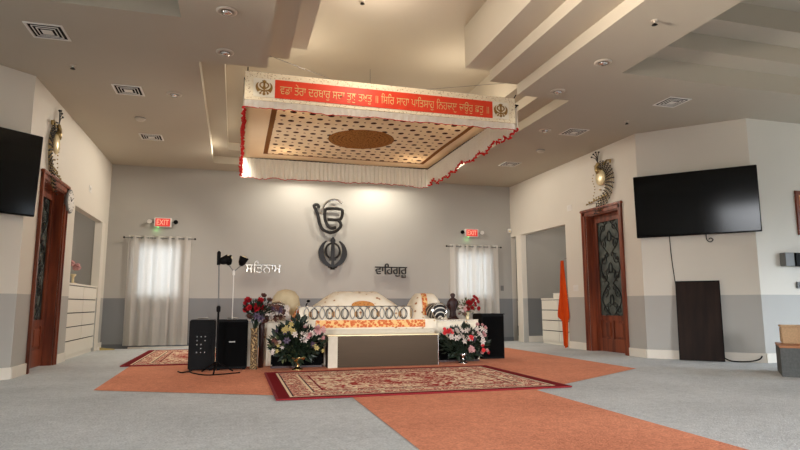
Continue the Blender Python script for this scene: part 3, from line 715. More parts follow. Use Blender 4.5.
exit_sign(5.33, 2.52, 'red lit EXIT sign with two lamp heads above the right curtained window', -1)
for x, z in ((-1.58, 2.36), (5.21, 2.36)):
    l = bpy.data.lights.new('status_glow', 'POINT'); l.energy = 0.08; l.color = (0.3, 1, 0.25); l.shadow_soft_size = 0.01
    o = bpy.data.objects.new('status_glow', l); C.objects.link(o); o.location = (x, YB-0.05, z)

# curtains
def curtain(x0, x1, zt, zb, label, seed, grp, npl=3):
    rn = random.Random(seed); r = thing('curtain', label, 'curtain', ((x0+x1)/2, YB-0.09, zb), 0, grp)
    w_ = x1-x0; ph = rn.random()*6; amps = [0.6+0.5*rn.random() for _ in range(npl+2)]
    def fn(u, v):
        z = (zt-zb)*v; a = 0.034*amps[int(u*npl)]*(1.15-0.35*v); y = a*math.sin(u*npl*2*PI+ph)+0.006*math.sin(u*31+v*3)*(1-v)
        return ((u-0.5)*w_*(1.05-0.02*v)+0.006*math.sin(v*5+ph)*(1-v), y, z)
    MB().grid(fn, 60, 14).build('cloth', 'curtain', r, smooth=True)
    for k in range(npl*2):
        u = (k+0.5)/(npl*2)
        MB().tube([((u-0.5)*w_+0.0, 0.02*math.cos(a*PI/6)*1.0, zt-zb-0.045+0.024*math.sin(a*PI/6)) for a in range(12)], 0.004, 5, closed=True).build('grommet', 'grey', r)
    return r
def rod(x0, x1, z, label):
    r = thing('curtain_rod', label, 'curtain rod', ((x0+x1)/2, YB-0.09, z), 0)
    h = (x1-x0)/2; MB().tube([(-h, 0, 0), (h, 0, 0)], 0.011, 8).build('rod_bar', 'grey', r)
    for s in (-1, 1):
        MB().ball((s*(h+0.02), 0, 0), 0.022).build('finial', 'darkmetal', r, smooth=True)
        MB().tube([(s*(h-0.06), 0, 0), (s*(h-0.06), 0.088, 0)], 0.008, 6).build('bracket', 'darkmetal', r)
ZR = 2.19
for (a, b, n, s) in ((-2.07, -1.70, 'left', 1), (-1.69, -1.28, 'middle', 2), (-1.27, -0.90, 'right', 3)):
    curtain(a, b, ZR+0.045, 0.06, '%s panel of the sheer curtain over the left window' % n, s, 'sheer curtains at the left window', 2)
rod(-2.14, -0.84, ZR, 'curtain rod over the left window under the EXIT sign')
for (a, b, n, s) in ((4.77, 5.18, 'left', 4), (5.17, 5.56, 'middle', 5), (5.56, 5.96, 'right', 6)):
    curtain(a, b, ZR+0.045, 0.06, '%s panel of the sheer curtain over the right window' % n, s, 'sheer curtains at the right window', 2)
rod(4.70, 6.03, ZR, 'curtain rod over the right window near the corner')

def plate(label, loc, ang, gangs=1, mat='white'):
    r = thing('wall_plate', label, 'wall plate', loc, ang); w_ = 0.04+0.045*(gangs-1)
    MB().box(-w_, w_, -0.008, -0.001, -0.06, 0.06, 0.003).build('cover', mat, r)
    for g in range(gangs):
        x = (g-(gangs-1)/2)*0.05; MB().box(x-0.012, x+0.012, -0.014, -0.007, -0.025, 0.025, 0.002).build('switch', mat, r)
plate('grey switch plate on the back wall right of the right curtain', (6.1, YB, 1.23), 0, 1, 'grey')
plate('white double switch plate on the right wall beside the carved door', (XR, 9.94, 1.16), -PI/2, 2)
plate('blank plate high on the right wall above the alcove', (XR, 10.05, 2.75), -PI/2, 2)
plate('blank plate high on the left wall above the alcove', (XL, 11.0, 2.85), PI/2, 2)
ms = thing('motion_sensor', 'small white corner sensor beside the right curtain', 'sensor', (6.30, YB-0.04, 2.60), 0)
MB().box(-0.03, 0.055, -0.04, 0.035, -0.05, 0.05, 0.012).build('housing', 'white', ms)
MB().ball((0.0, -0.035, -0.01), 0.025).build('lens', 'shell', ms, smooth=True)

# ================================================================ PEACOCK WALL ORNAMENTS
def peacock(label, loc, ang, sx=1.0, wide=1.5):
    r = thing('peacock_ornament', label, 'wall ornament', loc, ang)
    # local: x across, y out of the wall is negative, z up
    mb = MB(); mb.ball((0.04*sx, -0.05, 0.12), 0.10, 0.04, 0.15); mb.build('body', 'shell', r, smooth=True)
    mb = MB(); pts = [(0.03*sx, -0.05, 0.22), (-0.02*sx, -0.05, 0.30), (-0.03*sx, -0.05, 0.36), (0.02*sx, -0.05, 0.38)]
    mb.tube(pts, [0.06, 0.045, 0.035, 0.03], 8); mb.ball((0.0, -0.05, 0.385), 0.04, 0.03, 0.035); mb.tube([(-0.03*sx, -0.05, 0.385), (-0.085*sx, -0.05, 0.37)], [0.014, 0.003], 6)
    mb.build('head', 'agedgold', r, smooth=True)
    mb = MB()
    for k, (dx, dz) in enumerate(((-0.12, 0.16), (-0.08, 0.20), (-0.03, 0.22), (0.03, 0.20))):
        e = (dx*sx+0.0, -0.05, 0.40+dz); mb.tube([(0.0, -0.05, 0.41), (dx*0.35*sx, -0.05, 0.41+dz*0.6), e], 0.006, 5); mb.ball(e, 0.016)
    mb.build('crest', 'darkmetal', r)
    mb = MB(); mb.tube([(0.1*sx, -0.04, 0.34), (0.17*sx, -0.04, 0.40), (0.24*sx, -0.04, 0.38), (0.23*sx, -0.04, 0.33)], 0.018, 6); mb.build('wing_tip', 'agedgold', r)
    mb = MB()
    for j in range(6):                              # beaded tail feathers sweeping right and down
        rr = 0.17+0.036*j
        for k in range(17):
            a = math.radians(85-(165+5*j)*k/16*0.93)
            x = (0.02+rr*math.cos(a)*0.85)*sx; z = 0.03+rr*math.sin(a)*1.12 - 0.0035*k*(k/5)
            mb.ball((x - 0.0006*k*k*sx, -0.03-0.003*j, z), 0.014, n=6)
    mb.build('tail_beads', 'darkmetal', r)
    mb = MB()
    for j in range(5):
        rr = 0.188+0.036*j
        mb.tube([((0.02+rr*math.cos(math.radians(85-160*k/16))*0.85 - 0.0006*k*k)*sx, -0.028, 0.03+rr*math.sin(math.radians(85-160*k/16))*1.12-0.0007*k*k) for k in range(17)], 0.006, 5)
    mb.build('tail_wire', 'agedgold', r)
    mb = MB()
    for k in range(9):
        x = (-0.28+0.05*k)*sx; mb.ball((x, -0.03, -0.29+0.008*k+0.018*(k % 2)), 0.018, n=6); mb.ball((x, -0.03, -0.25+0.008*k), 0.014, n=6) if k > 2 else None
    for k in range(9): mb.ball((-0.12*sx-0.02*math.sin(k)*sx, -0.03, 0.22-0.055*k), 0.012, n=6)
    mb.tube([(-0.30*sx, -0.03, -0.30), (0.10*sx, -0.03, -0.23)], 0.008, 5)
    for z in (0.10, -0.1): mb.box(-0.01, 0.01, -0.04, -0.003, z, z+0.02)
    mb.build('filigree', 'agedgold', r)
    r.scale = (wide, 0.9, 1)
    return r
peacock('metal peacock ornament on the right wall above the carved door', (XR-0.01, 8.98, 3.0), -PI/2)
peacock('metal peacock ornament on the left wall above the door, beside the left television', (XL+0.01, 8.78, 2.92), PI/2, -1.0, 1.15)

# clock
ck = thing('wall_clock', 'round grey-rimmed wall clock beside the left door', 'clock', (XL, 9.66, 2.40), PI/2)
mb = MB(); mb.lathe([(0.17, 0.001), (0.185, 0.03), (0.18, 0.05), (0.155, 0.055)], n=32); mb.xf(Matrix.Rotation(PI/2, 4, 'X')); mb.build('rim', 'grey', ck, smooth=True)
mb = MB(); mb.lathe([(0.156, 0.05), (0.156, 0.057)], n=32); mb.xf(Matrix.Rotation(PI/2, 4, 'X')); mb.build('dial', 'white', ck)
mb = MB(); mb.tube([(0, -0.06, 0), (-0.05, -0.06, 0.06)], 0.005, 5); mb.tube([(0, -0.06, 0), (0.09, -0.06, 0.06)], 0.004, 5)
for k in range(12): a = k*PI/6; mb.tube([(0.125*math.cos(a), -0.058, 0.125*math.sin(a)), (0.145*math.cos(a), -0.058, 0.145*math.sin(a))], 0.004, 4)
mb.build('hands_and_marks', 'black', ck)

# ================================================================ DRESSERS
def dresser(label, loc, ang, w_, h, d, rows, cols, lowrow=False):
    r = thing('dresser', label, 'dresser', loc, ang)          # front faces -y, x from 0..w
    mb = MB(); mb.box(0, w_, 0.02, d, 0.06, h-0.03); mb.box(0.0, w_, 0.03, d, 0.0, 0.06); mb.build('carcass', 'dresser', r)
    MB().box(-0.01, w_+0.01, -0.005, d, h-0.03, h, 0.003).build('top', 'dresser', r)
    hh_ = (h-0.03-0.07)/rows
    for i in range(rows):
        n = 1 if (lowrow and i == 0) else cols
        for j in range(n):
            a, b = w_*j/n, w_*(j+1)/n; z0 = 0.07+hh_*i
            MB().box(a+0.012, b-0.012, 0.0, 0.02, z0+0.003, z0+hh_-0.013, 0.002).build('drawer', 'dresser', r)
    MB().box(0.004, w_-0.004, 0.016, 0.0205, 0.072, h-0.032).build('shadow_gap', 'black', r)
    return r
dresser('white chest of drawers inside the left alcove beside the carved door', (XL-0.01, 10.16, 0), PI/2, 1.92, 1.20, 0.48, 5, 2, True)
dresser('white chest of drawers inside the right alcove behind the orange cloth', (6.60, 11.72, 0), -PI/2, 1.40, 0.98, 0.48, 4, 2)
bx = thing('white_box', 'small white box on top of the right chest of drawers', 'box', (6.80, 11.25, 0.98), 0)
MB().box(-0.09, 0.09, -0.15, 0.15, 0.0, 0.09, 0.01).build('carton', 'dresser', bx); MB().box(-0.094, 0.094, -0.154, 0.154, 0.09, 0.11, 0.004).build('lid', 'white', bx)
fb = thing('wall_frame', 'white narrow frame on the alcove wall above the orange cloth', 'frame', (7.0, 10.001, 1.72), 0)
MB().box(-0.2, 0.2, 0.001, 0.02, -0.25, 0.25, 0.004).build('frame', 'trim', fb); MB().box(-0.16, 0.16, 0.02, 0.024, -0.2, 0.2).build('insert', 'white', fb)
# ornament on left dresser
orn = thing('flower_ornament', 'small pink and white flower ornament on the left chest of drawers', 'ornament', (-2.64, 10.98, 1.20), 0); orn.scale = (1.7, 1.7, 1.15)
MB().lathe([(0.045, 0), (0.045, 0.01), (0.012, 0.03), (0.012, 0.10), (0.03, 0.14), (0.02, 0.15)], n=14).build('stand', 'shell', orn, smooth=True)
mb = MB(); rn = random.Random(3)
for k in range(16): a = rn.random()*6.28; mb.ball((0.075*math.cos(a)*rn.random()**.5, 0.075*math.sin(a)*rn.random()**.5, 0.20+rn.random()*0.14), 0.026, n=6)
mb.build('blossoms', 'fl_pink', orn)
# yellow thing on the floor by the left corner
yl = thing('floor_wedge', 'small yellow and white item on the floor by the left back corner', 'wedge', (-2.32, 12.40, 0.0), 0.3)
MB().prism([(-0.12, 0.0), (0.14, 0.0), (0.14, 0.015), (-0.12, 0.05)], -0.05, 0.05).build('wedge_body', 'fl_yellow', yl)
MB().box(-0.16, -0.121, -0.05, 0.05, 0, 0.05, 0.005).build('end_cap', 'white', yl)

# orange cloth hanging on the alcove corner
oc = thing('orange_cloth', 'long orange cloth hanging at the right alcove corner', 'cloth', (XR-0.02, 10.33, 0.0), 0)
def ocf(u, v):                                   # u across, v down from the hook
    z = 1.72-1.70*v; wd = 0.03+0.20*min(1, v*1.6)-0.10*max(0, v-0.65)/0.35
    if v > 0.7: wd *= 0.5
    y = (u-0.25)*wd*2.1; return (-0.02+0.022*math.sin(u*14+v*3), y*0.8 - (0.05 if v > 0.7 else 0.05*v/0.7), z+0.02*math.sin(u*9)*v)
MB().grid(ocf, 20, 24).build('drape', 'orange_cloth', oc, smooth=True, solid=0.008)
MB().tube([(-0.02, -0.06, 1.72), (-0.03, -0.08, 1.75), (0.018, -0.10, 1.76)], 0.007, 6).build('hook', 'chrome', oc)

# sink and bin in the passage
sk = thing('wall_sink', 'white wall-hung sink seen through the far right passage', 'sink', (7.00, 13.7, 0.04), 0)
MB().box(-0.38, 0.25, -0.45, -0.001, 0.82, 0.90, 0.02).build('basin', 'white', sk); MB().lathe([(0.05, 0.0), (0.045, 0.86)], (-0.06, -0.22, -0.04), 12).build('pedestal', 'white', sk)
MB().tube([(-0.06, -0.05, 0.90), (-0.06, -0.05, 1.02), (-0.06, -0.16, 1.02)], 0.012, 8).build('tap', 'chrome', sk)
bn = thing('waste_bin', 'black waste bin on the passage floor under the sink', 'bin', (6.70, 13.05, 0.0), 0)
mb = MB(); mb.lathe([(0.11, 0), (0.14, 0.30)], n=20); mb.build('bucket', 'black', bn); mb = MB(); mb.lathe([(0.145, 0.295), (0.145, 0.32), (0.12, 0.33)], n=20); mb.build('rim', 'black', bn)
MB().box(-0.05, 0.03, -0.139, -0.132, 0.12, 0.2).build('label_sticker', 'white', bn)

# ================================================================ RUGS
def rug(label, cx, cy, hx, hy, m, ang=0, z=0.006):
    r = thing('persian_rug', label, 'rug', (cx, cy, z), ang)
    MB().box(-hx, hx, -hy, hy, 0, 0.010).build('pile', m, r)
    mb = MB()
    for s in (-1, 1): mb.box(s*hx-0.012*(1), s*hx+0.012, -hy, hy, 0, 0.013); mb.box(-hx, hx, s*hy-0.010, s*hy+0.010, 0, 0.013)
    mb.build('bound_edge', 'rugedge', r)
rug('long red and cream persian rug in front of the steel box', 1.88, 6.49, 1.48, 1.07, 'rug_big')
rug('smaller worn red persian rug left of the black speakers', -0.56, 10.40, 0.92, 1.45, 'rug_small')

# ================================================================ SPEAKERS, STANDS
def speaker(label, x0, x1, y, d, h, rear=False):
    r = thing('loudspeaker', label, 'speaker', ((x0+x1)/2, y, 0.0), 0); w_ = (x1-x0)/2
    MB().box(-w_, w_, 0, d, 0.02, h, 0.012).build('cabinet', 'black', r)
    for sx in (-1, 1):
        for yy in (0.03, d-0.03): MB().lathe([(0.02, 0), (0.02, 0.022)], (sx*(w_-0.04), yy, 0), 10).build('foot', 'black', r)
    if rear:
        p = MB().box(-w_+0.05, w_-0.05, -0.008, 0.002, 0.16, 0.50, 0.003).build('control_panel', 'black', r)
        rn = random.Random(5)
        for i in range(5):
            for j in range(3):
                if rn.random() < 0.8:
                    mb = MB(); mb.lathe([(0.010, 0), (0.007, 0.014)], n=10); mb.xf(Matrix.Translation((-0.06+0.05*j, -0.008, 0.24+0.05*i)) @ Matrix.Rotation(PI/2, 4, 'X')); mb.build('knob', 'chrome' if (i+j) % 3 else 'grey', p)
    else:
        p = MB().box(-w_+0.012, w_-0.012, -0.012, 0.002, 0.05, h-0.03, 0.006).build('grille', 'blackcloth', r)
        MB().box(-0.04, 0.04, -0.016, -0.011, 0.36, 0.375, 0.002).build('badge', 'chrome', p)
    mb = MB(); mb.tube([(-0.07, d/2, h-0.004), (-0.07, d/2, h+0.018), (0.07, d/2, h+0.018), (0.07, d/2, h-0.004)], 0.008, 6); mb.build('carry_handle', 'chrome', r)
    return r
speaker('black loudspeaker turned with its control panel forward, left of its neighbour', -0.55, -0.225, 8.10, 0.34, 0.655, True)
speaker('black loudspeaker with grille and bright badge, beside the gold vase', -0.21, 0.19, 8.10, 0.36, 0.655)
ls = thing('microphone_stand', 'tall black tripod stand with a dark lamp head before the speakers', 'stand', (-0.19, 7.84, 0.0), 0)
mb = MB(); mb.tube([(0, 0, 0.08), (0, 0, 0.80)], 0.013, 8); mb.build('lower_pole', 'black', ls)
MB().tube([(-0.0, 0, 0.78), (-0.02, 0, 1.50)], 0.009, 8).build('upper_pole', 'grey', ls)
MB().lathe([(0.022, 0), (0.026, 0.02), (0.026, 0.06), (0.015, 0.08)], (0, 0, 0.76), 12).build('clutch', 'black', ls)
MB().lathe([(0.022, 0), (0.024, 0.16), (0.012, 0.18)], (-0.022, 0, 1.36), 10).build('clamp', 'black', ls)
for a in (0.4, 2.5, 4.6):
    MB().tube([(0, 0, 0.14), (0.22*math.cos(a), 0.22*math.sin(a), 0.012)], 0.010, 6).build('leg', 'black', ls)
def lamp_head(parent, c, d, s=1.0):
    mb = MB(); mb.lathe([(0.025*s, -0.07*s), (0.05*s, -0.03*s), (0.068*s, 0.06*s), (0.060*s, 0.062*s)], n=16)
    mb.xf(Matrix.Translation(c) @ Vector(d).to_track_quat('Z', 'Y').to_matrix().to_4x4()); mb.build('lamp_head', 'black', parent, smooth=True)
lamp_head(ls, (0.045, 0, 1.42), (1.0, 0, 0.35), 0.95)
MB().tube([(-0.02, 0, 1.44), (0.0, 0, 1.41), (0.05, 0, 1.42)], 0.012, 6).build('arm', 'black', ls)
fl = thing('floor_lamp', 'thin white pole lamp with two black heads behind the speakers', 'floor lamp', (-0.02, 8.62, 0.0), 0)
MB().lathe([(0.14, 0), (0.14, 0.015), (0.02, 0.03)], n=20).build('base', 'white', fl)
MB().tube([(0, 0, 0.02), (0, 0, 1.30)], 0.0065, 8).build('pole', 'white', fl)
MB().lathe([(0.018, 0), (0.02, 0.05), (0.012, 0.07)], (0, 0, 1.27), 10).build('joint', 'white', fl)
for e, d in (((-0.085, 0, 1.48), (-0.3, -0.1, 0.9)), ((0.115, 0, 1.47), (0.35, -0.1, 0.9))):
    MB().tube([(0, 0, 1.32), (e[0]*0.55, 0, 1.38), (e[0], 0, e[2]-0.05)], 0.008, 6).build('arm', 'grey', fl)
    lamp_head(fl, e, d, 1.0)
    spot('uplight', (e[0]-0.02+d[0]*0.3, 8.60, e[2]+0.10), (1.8, 10.6, 3.4) if d[0] > 0 else (-1.3, 9.2, 3.7), 75 if d[0] > 0 else 26, (1.0, 0.92, 0.80), 120, 0.8, 0.04)
    mb = MB(); mb.ball(e, 0.05, 0.05, 0.04); mb.xf(Matrix.Translation((0.01, 0, 0.035))); mb.build('bulb', 'shell', fl, smooth=True)
cord('speaker_cable', 'black cable on the rust carpet in front of the left speaker', [(-0.66, 8.05, 0.012), (-0.60, 7.90, 0.012), (-0.52, 7.98, 0.012), (-0.46, 7.80, 0.012), (-0.3, 7.55, 0.012), (-0.12, 7.58, 0.012), (0.1, 7.70, 0.012)], 0.008)
# side stand with napkin
sd = thing('side_stand', 'narrow tan stand with white top beside the gold vase', 'stand', (0.245, 8.50, 0), 0)
MB().box(-0.05, 0.10, 0.0, 0.3, 0, 0.60, 0.004).build('pedestal', 'beige_cloth', sd); MB().box(-0.06, 0.12, -0.02, 0.32, 0.60, 0.635, 0.008).build('top_cloth', 'white', sd)

# ================================================================ ALTAR
AX0, AX1, AY0, AY1, AZ = 0.42, 3.64, 8.42, 10.3, 0.60
al = thing('altar_platform', 'low platform draped in cream embroidered cloth at room centre', 'platform', ((AX0+AX1)/2, AY0, 0), 0)
MB().box(-(AX1-AX0)/2+0.02, (AX1-AX0)/2-0.02, 0.03, AY1-AY0, 0, AZ-0.01).build('base_box', 'wood_dark', al)
hw = (AX1-AX0)/2
def clothf(u, v):      # front skirt
    x = (u-0.5)*2*hw; amp = 0.012*(1-v); return (x, -0.0-amp*(1+math.sin(u*110+math.sin(u*23)*2)), 0.012+(AZ-0.012)*v)
al_c = MB().grid(clothf, 220, 6).build('front_cloth', 'altarcloth', al, smooth=True, solid=0.004)
MB().box(-hw, hw, -0.004, AY1-AY0+0.01, AZ-0.01, AZ+0.006, 0.003).build('top_cloth', 'altarcloth', al)
mb = MB(); rn = random.Random(2)
for k in range(160):
    x = -hw+2*hw*(k+0.5)/160; mb.ball((x, -0.012, AZ+0.01+0.004*rn.random()), 0.012, n=6)
mb.build('bead_edging', 'lace', al)
# projecting cream step in front with the orange band
st = thing('kneeling_shelf', 'cream cloth covered ledge with orange brocade band behind the steel box', 'ledge', (1.93, 8.30, 0), 0)
MB().box(-0.98, 0.92, -0.10, 0.07, 0.0, 0.50, 0.012).build('cushion', 'beige_cloth', st)
def bandf(u, v): return (-0.82+1.62*u, -0.106+0.05*(1-0)*0+(-0.012)*math.sin(u*40)*0.2+0.03*v, 0.505+0.115*v)
mb = MB(); mb.box(-0.98, 0.98, -0.02, 0.07, 0.50, 0.64, 0.012); mb.build('upper_roll', 'altarcloth', st)
MB().box(-0.82, 0.80, -0.032, -0.018, 0.525, 0.632, 0.004).build('brocade_band', 'orangeband', st)
# railing of silver rings
rr = thing('ring_railing', 'low railing of overlapping silver rings along the front of the altar', 'railing', (1.73, 8.46, AZ+0.012), 0)
NR = 15; W_ = 1.66
for k in range(NR):
    x = -W_/2+0.05+(W_-0.1)*k/(NR-1)
    o = MB().tube([(0.094*math.cos(a*PI/14), 0.012*math.cos(a*PI/14), 0.112+0.104*math.sin(a*PI/14)) for a in range(28)], 0.0065, 6, closed=True).build('ring', 'silverring', rr, smooth=True)
    o.location = (x, 0.01*(k % 2), 0)
    if k % 3 == 1: MB().ball((x, 0.005, 0.10), 0.03, 0.012, 0.045, n=8).build('pendant', 'brasscloth', rr)
    if k % 2:
        o = MB().tube([(0.055*math.cos(a*PI/10), -0.008, 0.105+0.075*math.sin(a*PI/10)) for a in range(20)], 0.006, 6, closed=True).build('inner_ring', 'iron', rr, smooth=True); o.location = (x+0.05, 0, 0)
MB().box(-W_/2, W_/2, 0.03, 0.045, 0.0, 0.215, 0.003).build('backing_cloth', 'altarcloth', rr)
for z in (0.005, 0.215): MB().tube([(-W_/2-0.03, 0.02, z), (W_/2+0.03, 0.02, z)], 0.007, 6).build('rail', 'chrome', rr)
# central draped bolster
bo = thing('draped_scripture_cushion', 'wide cream cloth mound with a gold embroidered medallion, at altar centre', 'cushion', (1.86, 9.2, AZ+0.012), 0)
def mound(cx, hx, hy, hz, flat=0.35, pw=2.0):
    def fn(u, v):
        a = u*2-1; b = v*2-1; e = max(0, 1-abs(a)**pw); f_ = max(0, 1-abs(b)**2.4)
        prof = min(1.0, e*(1+flat)); return (cx+hx*a, hy*b, hz*(prof**(0.75 if pw < 1.5 else 0.6))*(f_**0.5)+0.004*math.sin(a*23+b*7)*f_)
    return fn
MB().grid(mound(0, 0.86, 0.45, 0.445, 0.45, 1.2), 60, 24).build('draped_cloth', 'altarcloth', bo, smooth=True)
def patch(hx, hy, hz, x0, x1, b0, b1, pw, fl, n=20):
    m = mound(0, hx, hy, hz, fl, pw)
    def fn(u, v):
        r = v; t = u*2*PI; a = (x0+x1)/2+(x1-x0)/2*r*math.cos(t); b = (b0+b1)/2+(b1-b0)/2*r*math.sin(t); p = m((a+1)/2, (b+1)/2); return (p[0], p[1]-0.006, p[2]+0.008)
    return MB().grid(fn, n, 6)
patch(0.86, 0.45, 0.445, -0.16, 0.26, -0.99, -0.80, 1.2, 0.45).build('gold_medallion', 'goldpatch', bo)
for a, b in ((-0.72, -0.62), (-0.42, -0.34), (0.40, 0.48), (0.62, 0.72)):
    patch(0.86, 0.45, 0.445, a, b, -0.99, -0.90, 1.2, 0.45, 4).build('gold_motif', 'goldpatch', bo)
# side cushions
cl = thing('round_cushion', 'plain cream round cushion at the left end of the altar', 'cushion', (0.77, 9.2, AZ+0.012), 0)
mb = MB(); mb.lathe([(0.02, 0.0), (0.16, 0.01), (0.205, 0.10), (0.215, 0.22), (0.19, 0.36), (0.13, 0.44), (0.05, 0.47), (0.005, 0.465)], n=32)
for v in mb.b.verts:
    a = math.atan2(v.co.y, v.co.x); k = 1+0.03*math.cos(a*12); v.co.x *= k; v.co.y *= k
mb.build('cover', 'cream_cloth', cl, smooth=True); MB().ball((0, 0, 0.465), 0.02, 0.02, 0.012).build('tuft', 'cream_cloth', cl, smooth=True)
cr = thing('domed_cushion', 'cream domed cushion with orange stripe at the right end of the altar', 'cushion', (3.02, 9.2, AZ+0.012), 0)
MB().grid(mound(0, 0.30, 0.32, 0.42, 0.2, 2.2), 30, 20).build('cover', 'altarcloth', cr, smooth=True)
m_ = mound(0, 0.30, 0.32, 0.42, 0.2, 2.2)
def stripe(u, v):
    a = -0.42+0.30*u+0.10*v; b = -0.99+0.75*v; p = m_((a+1)/2, (b+1)/2); return (p[0], p[1]-0.008, p[2]+0.006)
MB().grid(stripe, 4, 14).build('orange_stripe', 'orangeband', cr)
def roll(label, x, y, r0, ln, ang, m='silver_stripe'):
    r = thing('striped_bolster', label, 'bolster', (x, y, AZ+0.024), ang)
    mb = MB(); mb.tube([(0, -ln/2, r0), (0, -ln/2+0.03, r0), (0, ln/2-0.03, r0), (0, ln/2, r0)], [r0*0.6, r0, r0, r0*0.6], 28); mb.build('cover', m, r, smooth=True)
    mb = MB(); mb.tube([(r0*0.98*math.cos(a*PI/14), -ln/2+0.03, r0+r0*0.98*math.sin(a*PI/14)) for a in range(28)], 0.012, 6, closed=True); mb.build('piping', 'chrome', r)
roll('silver and black striped bolster beside the dark statuette', 3.06, 8.72, 0.125, 0.30, 0.12)
roll('silver striped bolster behind the left white flowers', 0.62, 8.75, 0.135, 0.30, -0.1)
of = thing('orange_cloth', 'small orange patterned cloth beside the cream round cushion', 'cloth', (0.86, 8.70, AZ+0.007), 0)
MB().prism([(-0.07, 0.0), (0.08, 0.0), (0.06, 0.12), (0.035, 0.20), (-0.02, 0.10)], -0.03, 0.03).build('fold', 'orangeband', of)
sw = thing('ceremonial_whisk', 'small black whisk handle rising behind the ring railing', 'whisk', (1.0, 8.62, AZ+0.007), 0)
MB().tube([(-0.03, 0, 0.0), (0.0, 0, 0.20), (0.03, 0, 0.27)], [0.012, 0.012, 0.008], 8).build('grip', 'black', sw); MB().ball((0.045, 0, 0.295), 0.028, 0.02, 0.02).build('knob', 'black', sw, smooth=True)
# statuette
sg = thing('statuette', 'dark brown carved statuette standing at the right end of the altar', 'statuette', (3.43, 8.95, AZ+0.012), 0)
MB().lathe([(0.095, 0), (0.09, 0.02), (0.075, 0.03)], n=20).build('plinth', 'statue', sg)
mb = MB(); mb.lathe([(0.075, 0.03), (0.06, 0.06), (0.05, 0.12), (0.075, 0.20), (0.088, 0.27), (0.07, 0.32), (0.03, 0.345), (0.028, 0.355), (0.042, 0.375), (0.042, 0.40), (0.02, 0.42)], n=20, sy=0.6)
mb.build('figure', 'statue', sg, smooth=True)
for s in (-1, 1): MB().tube([(s*0.07, 0, 0.29), (s*0.10, -0.01, 0.22), (s*0.07, -0.03, 0.15)], [0.02, 0.018, 0.014], 8).build('arm', 'statue', sg)
# steel box
bxs = thing('steel_chest', 'long low brushed steel box standing in front of the altar', 'chest', (2.03, 7.95, 0), 0)
MB().box(-0.79, 0.79, 0.0, 0.24, 0.0, 0.425, 0.006).build('body', 'steel', bxs)
MB().box(-0.80, 0.80, -0.006, 0.245, 0.425, 0.437, 0.003).build('top_plate', 'shell', bxs)
MB().box(-0.79, -0.66, -0.010, 0.0005, 0.003, 0.42, 0.003).build('end_panel', 'beige_cloth', bxs)
MB().tube([(0.785, -0.001, 0.01), (0.785, -0.001, 0.42)], 0.006, 8).build('edge_trim', 'chrome', bxs)
# subwoofer
sb = thing('subwoofer', 'black square speaker cabinet right of the flower arrangement', 'speaker', (3.95, 8.55, 0), 0)
MB().box(-0.19, 0.19, 0.0, 0.38, 0.0, 0.69, 0.008).build('cabinet', 'black', sb)
MB().box(-0.2, 0.2, -0.01, 0.39, 0.69, 0.705, 0.004).build('top', 'black', sb)
MB().box(-0.17, 0.17, -0.012, 0.001, 0.03, 0.66, 0.005).build('grille', 'blackcloth', sb)

# ================================================================ FLOWERS
def petal_mesh(kind):
    mb = MB()
    def petal(a, tilt, l, wd, r0, z0, cup):
        ca, sa = math.cos(a), math.sin(a); N = 3
        V = []
        for i in range(N+1):
            t = i/N; rr_ = r0+l*t*math.cos(tilt+cup*t); zz = z0+l*t*math.sin(tilt+cup*t); w2 = wd*math.sin(PI*(0.12+0.80*t))
            V.append([mb.b.verts.new((rr_*ca-s*w2*sa, rr_*sa+s*w2*ca, zz+(0.15*w2 if s else 0))) for s in (-1, 0, 1)])
        for i in range(N):
            for j in range(2): mb.b.faces.new((V[i][j], V[i][j+1], V[i+1][j+1], V[i+1][j]))
    if kind == 'rose':
        for ring, (n, tilt, l, wd) in enumerate(((6, 0.25, 0.040, 0.020), (5, 0.75, 0.032, 0.018), (4, 1.15, 0.026, 0.014))):
            for k in range(n): petal(2*PI*k/n+ring*0.5, tilt, l, wd, 0.004, 0.0, 0.5)
    else:
        for k in range(6): petal(2*PI*k/6, 0.35, 0.055, 0.014, 0.004, 0.0, -0.3)
        for k in range(5): petal(2*PI*k/5+0.3, 1.0, 0.025, 0.006, 0.002, 0.0, 0.0)
    bmesh.ops.recalc_face_normals(mb.b, faces=mb.b.faces)
    me = bpy.data.meshes.new(kind); mb.b.to_mesh(me); mb.b.free(); return me
PET = {k: petal_mesh(k) for k in ('rose', 'lily')}
_cache = {}
def flower_mesh(kind, mat):
    if (kind, mat) not in _cache:
        me = PET[kind].copy(); me.materials.clear(); me.materials.append(M[mat]); _cache[(kind, mat)] = me
    return _cache[(kind, mat)]
def put_flower(parent, p, d, kind, mat, s):
    o = bpy.data.objects.new('rose' if kind == 'rose' else 'lily', flower_mesh(kind, mat)); C.objects.link(o); o.parent = parent
    o.location = p; o.rotation_euler = Vector(d).to_track_quat('Z', 'Y').to_euler(); o.scale = (s, s, s)
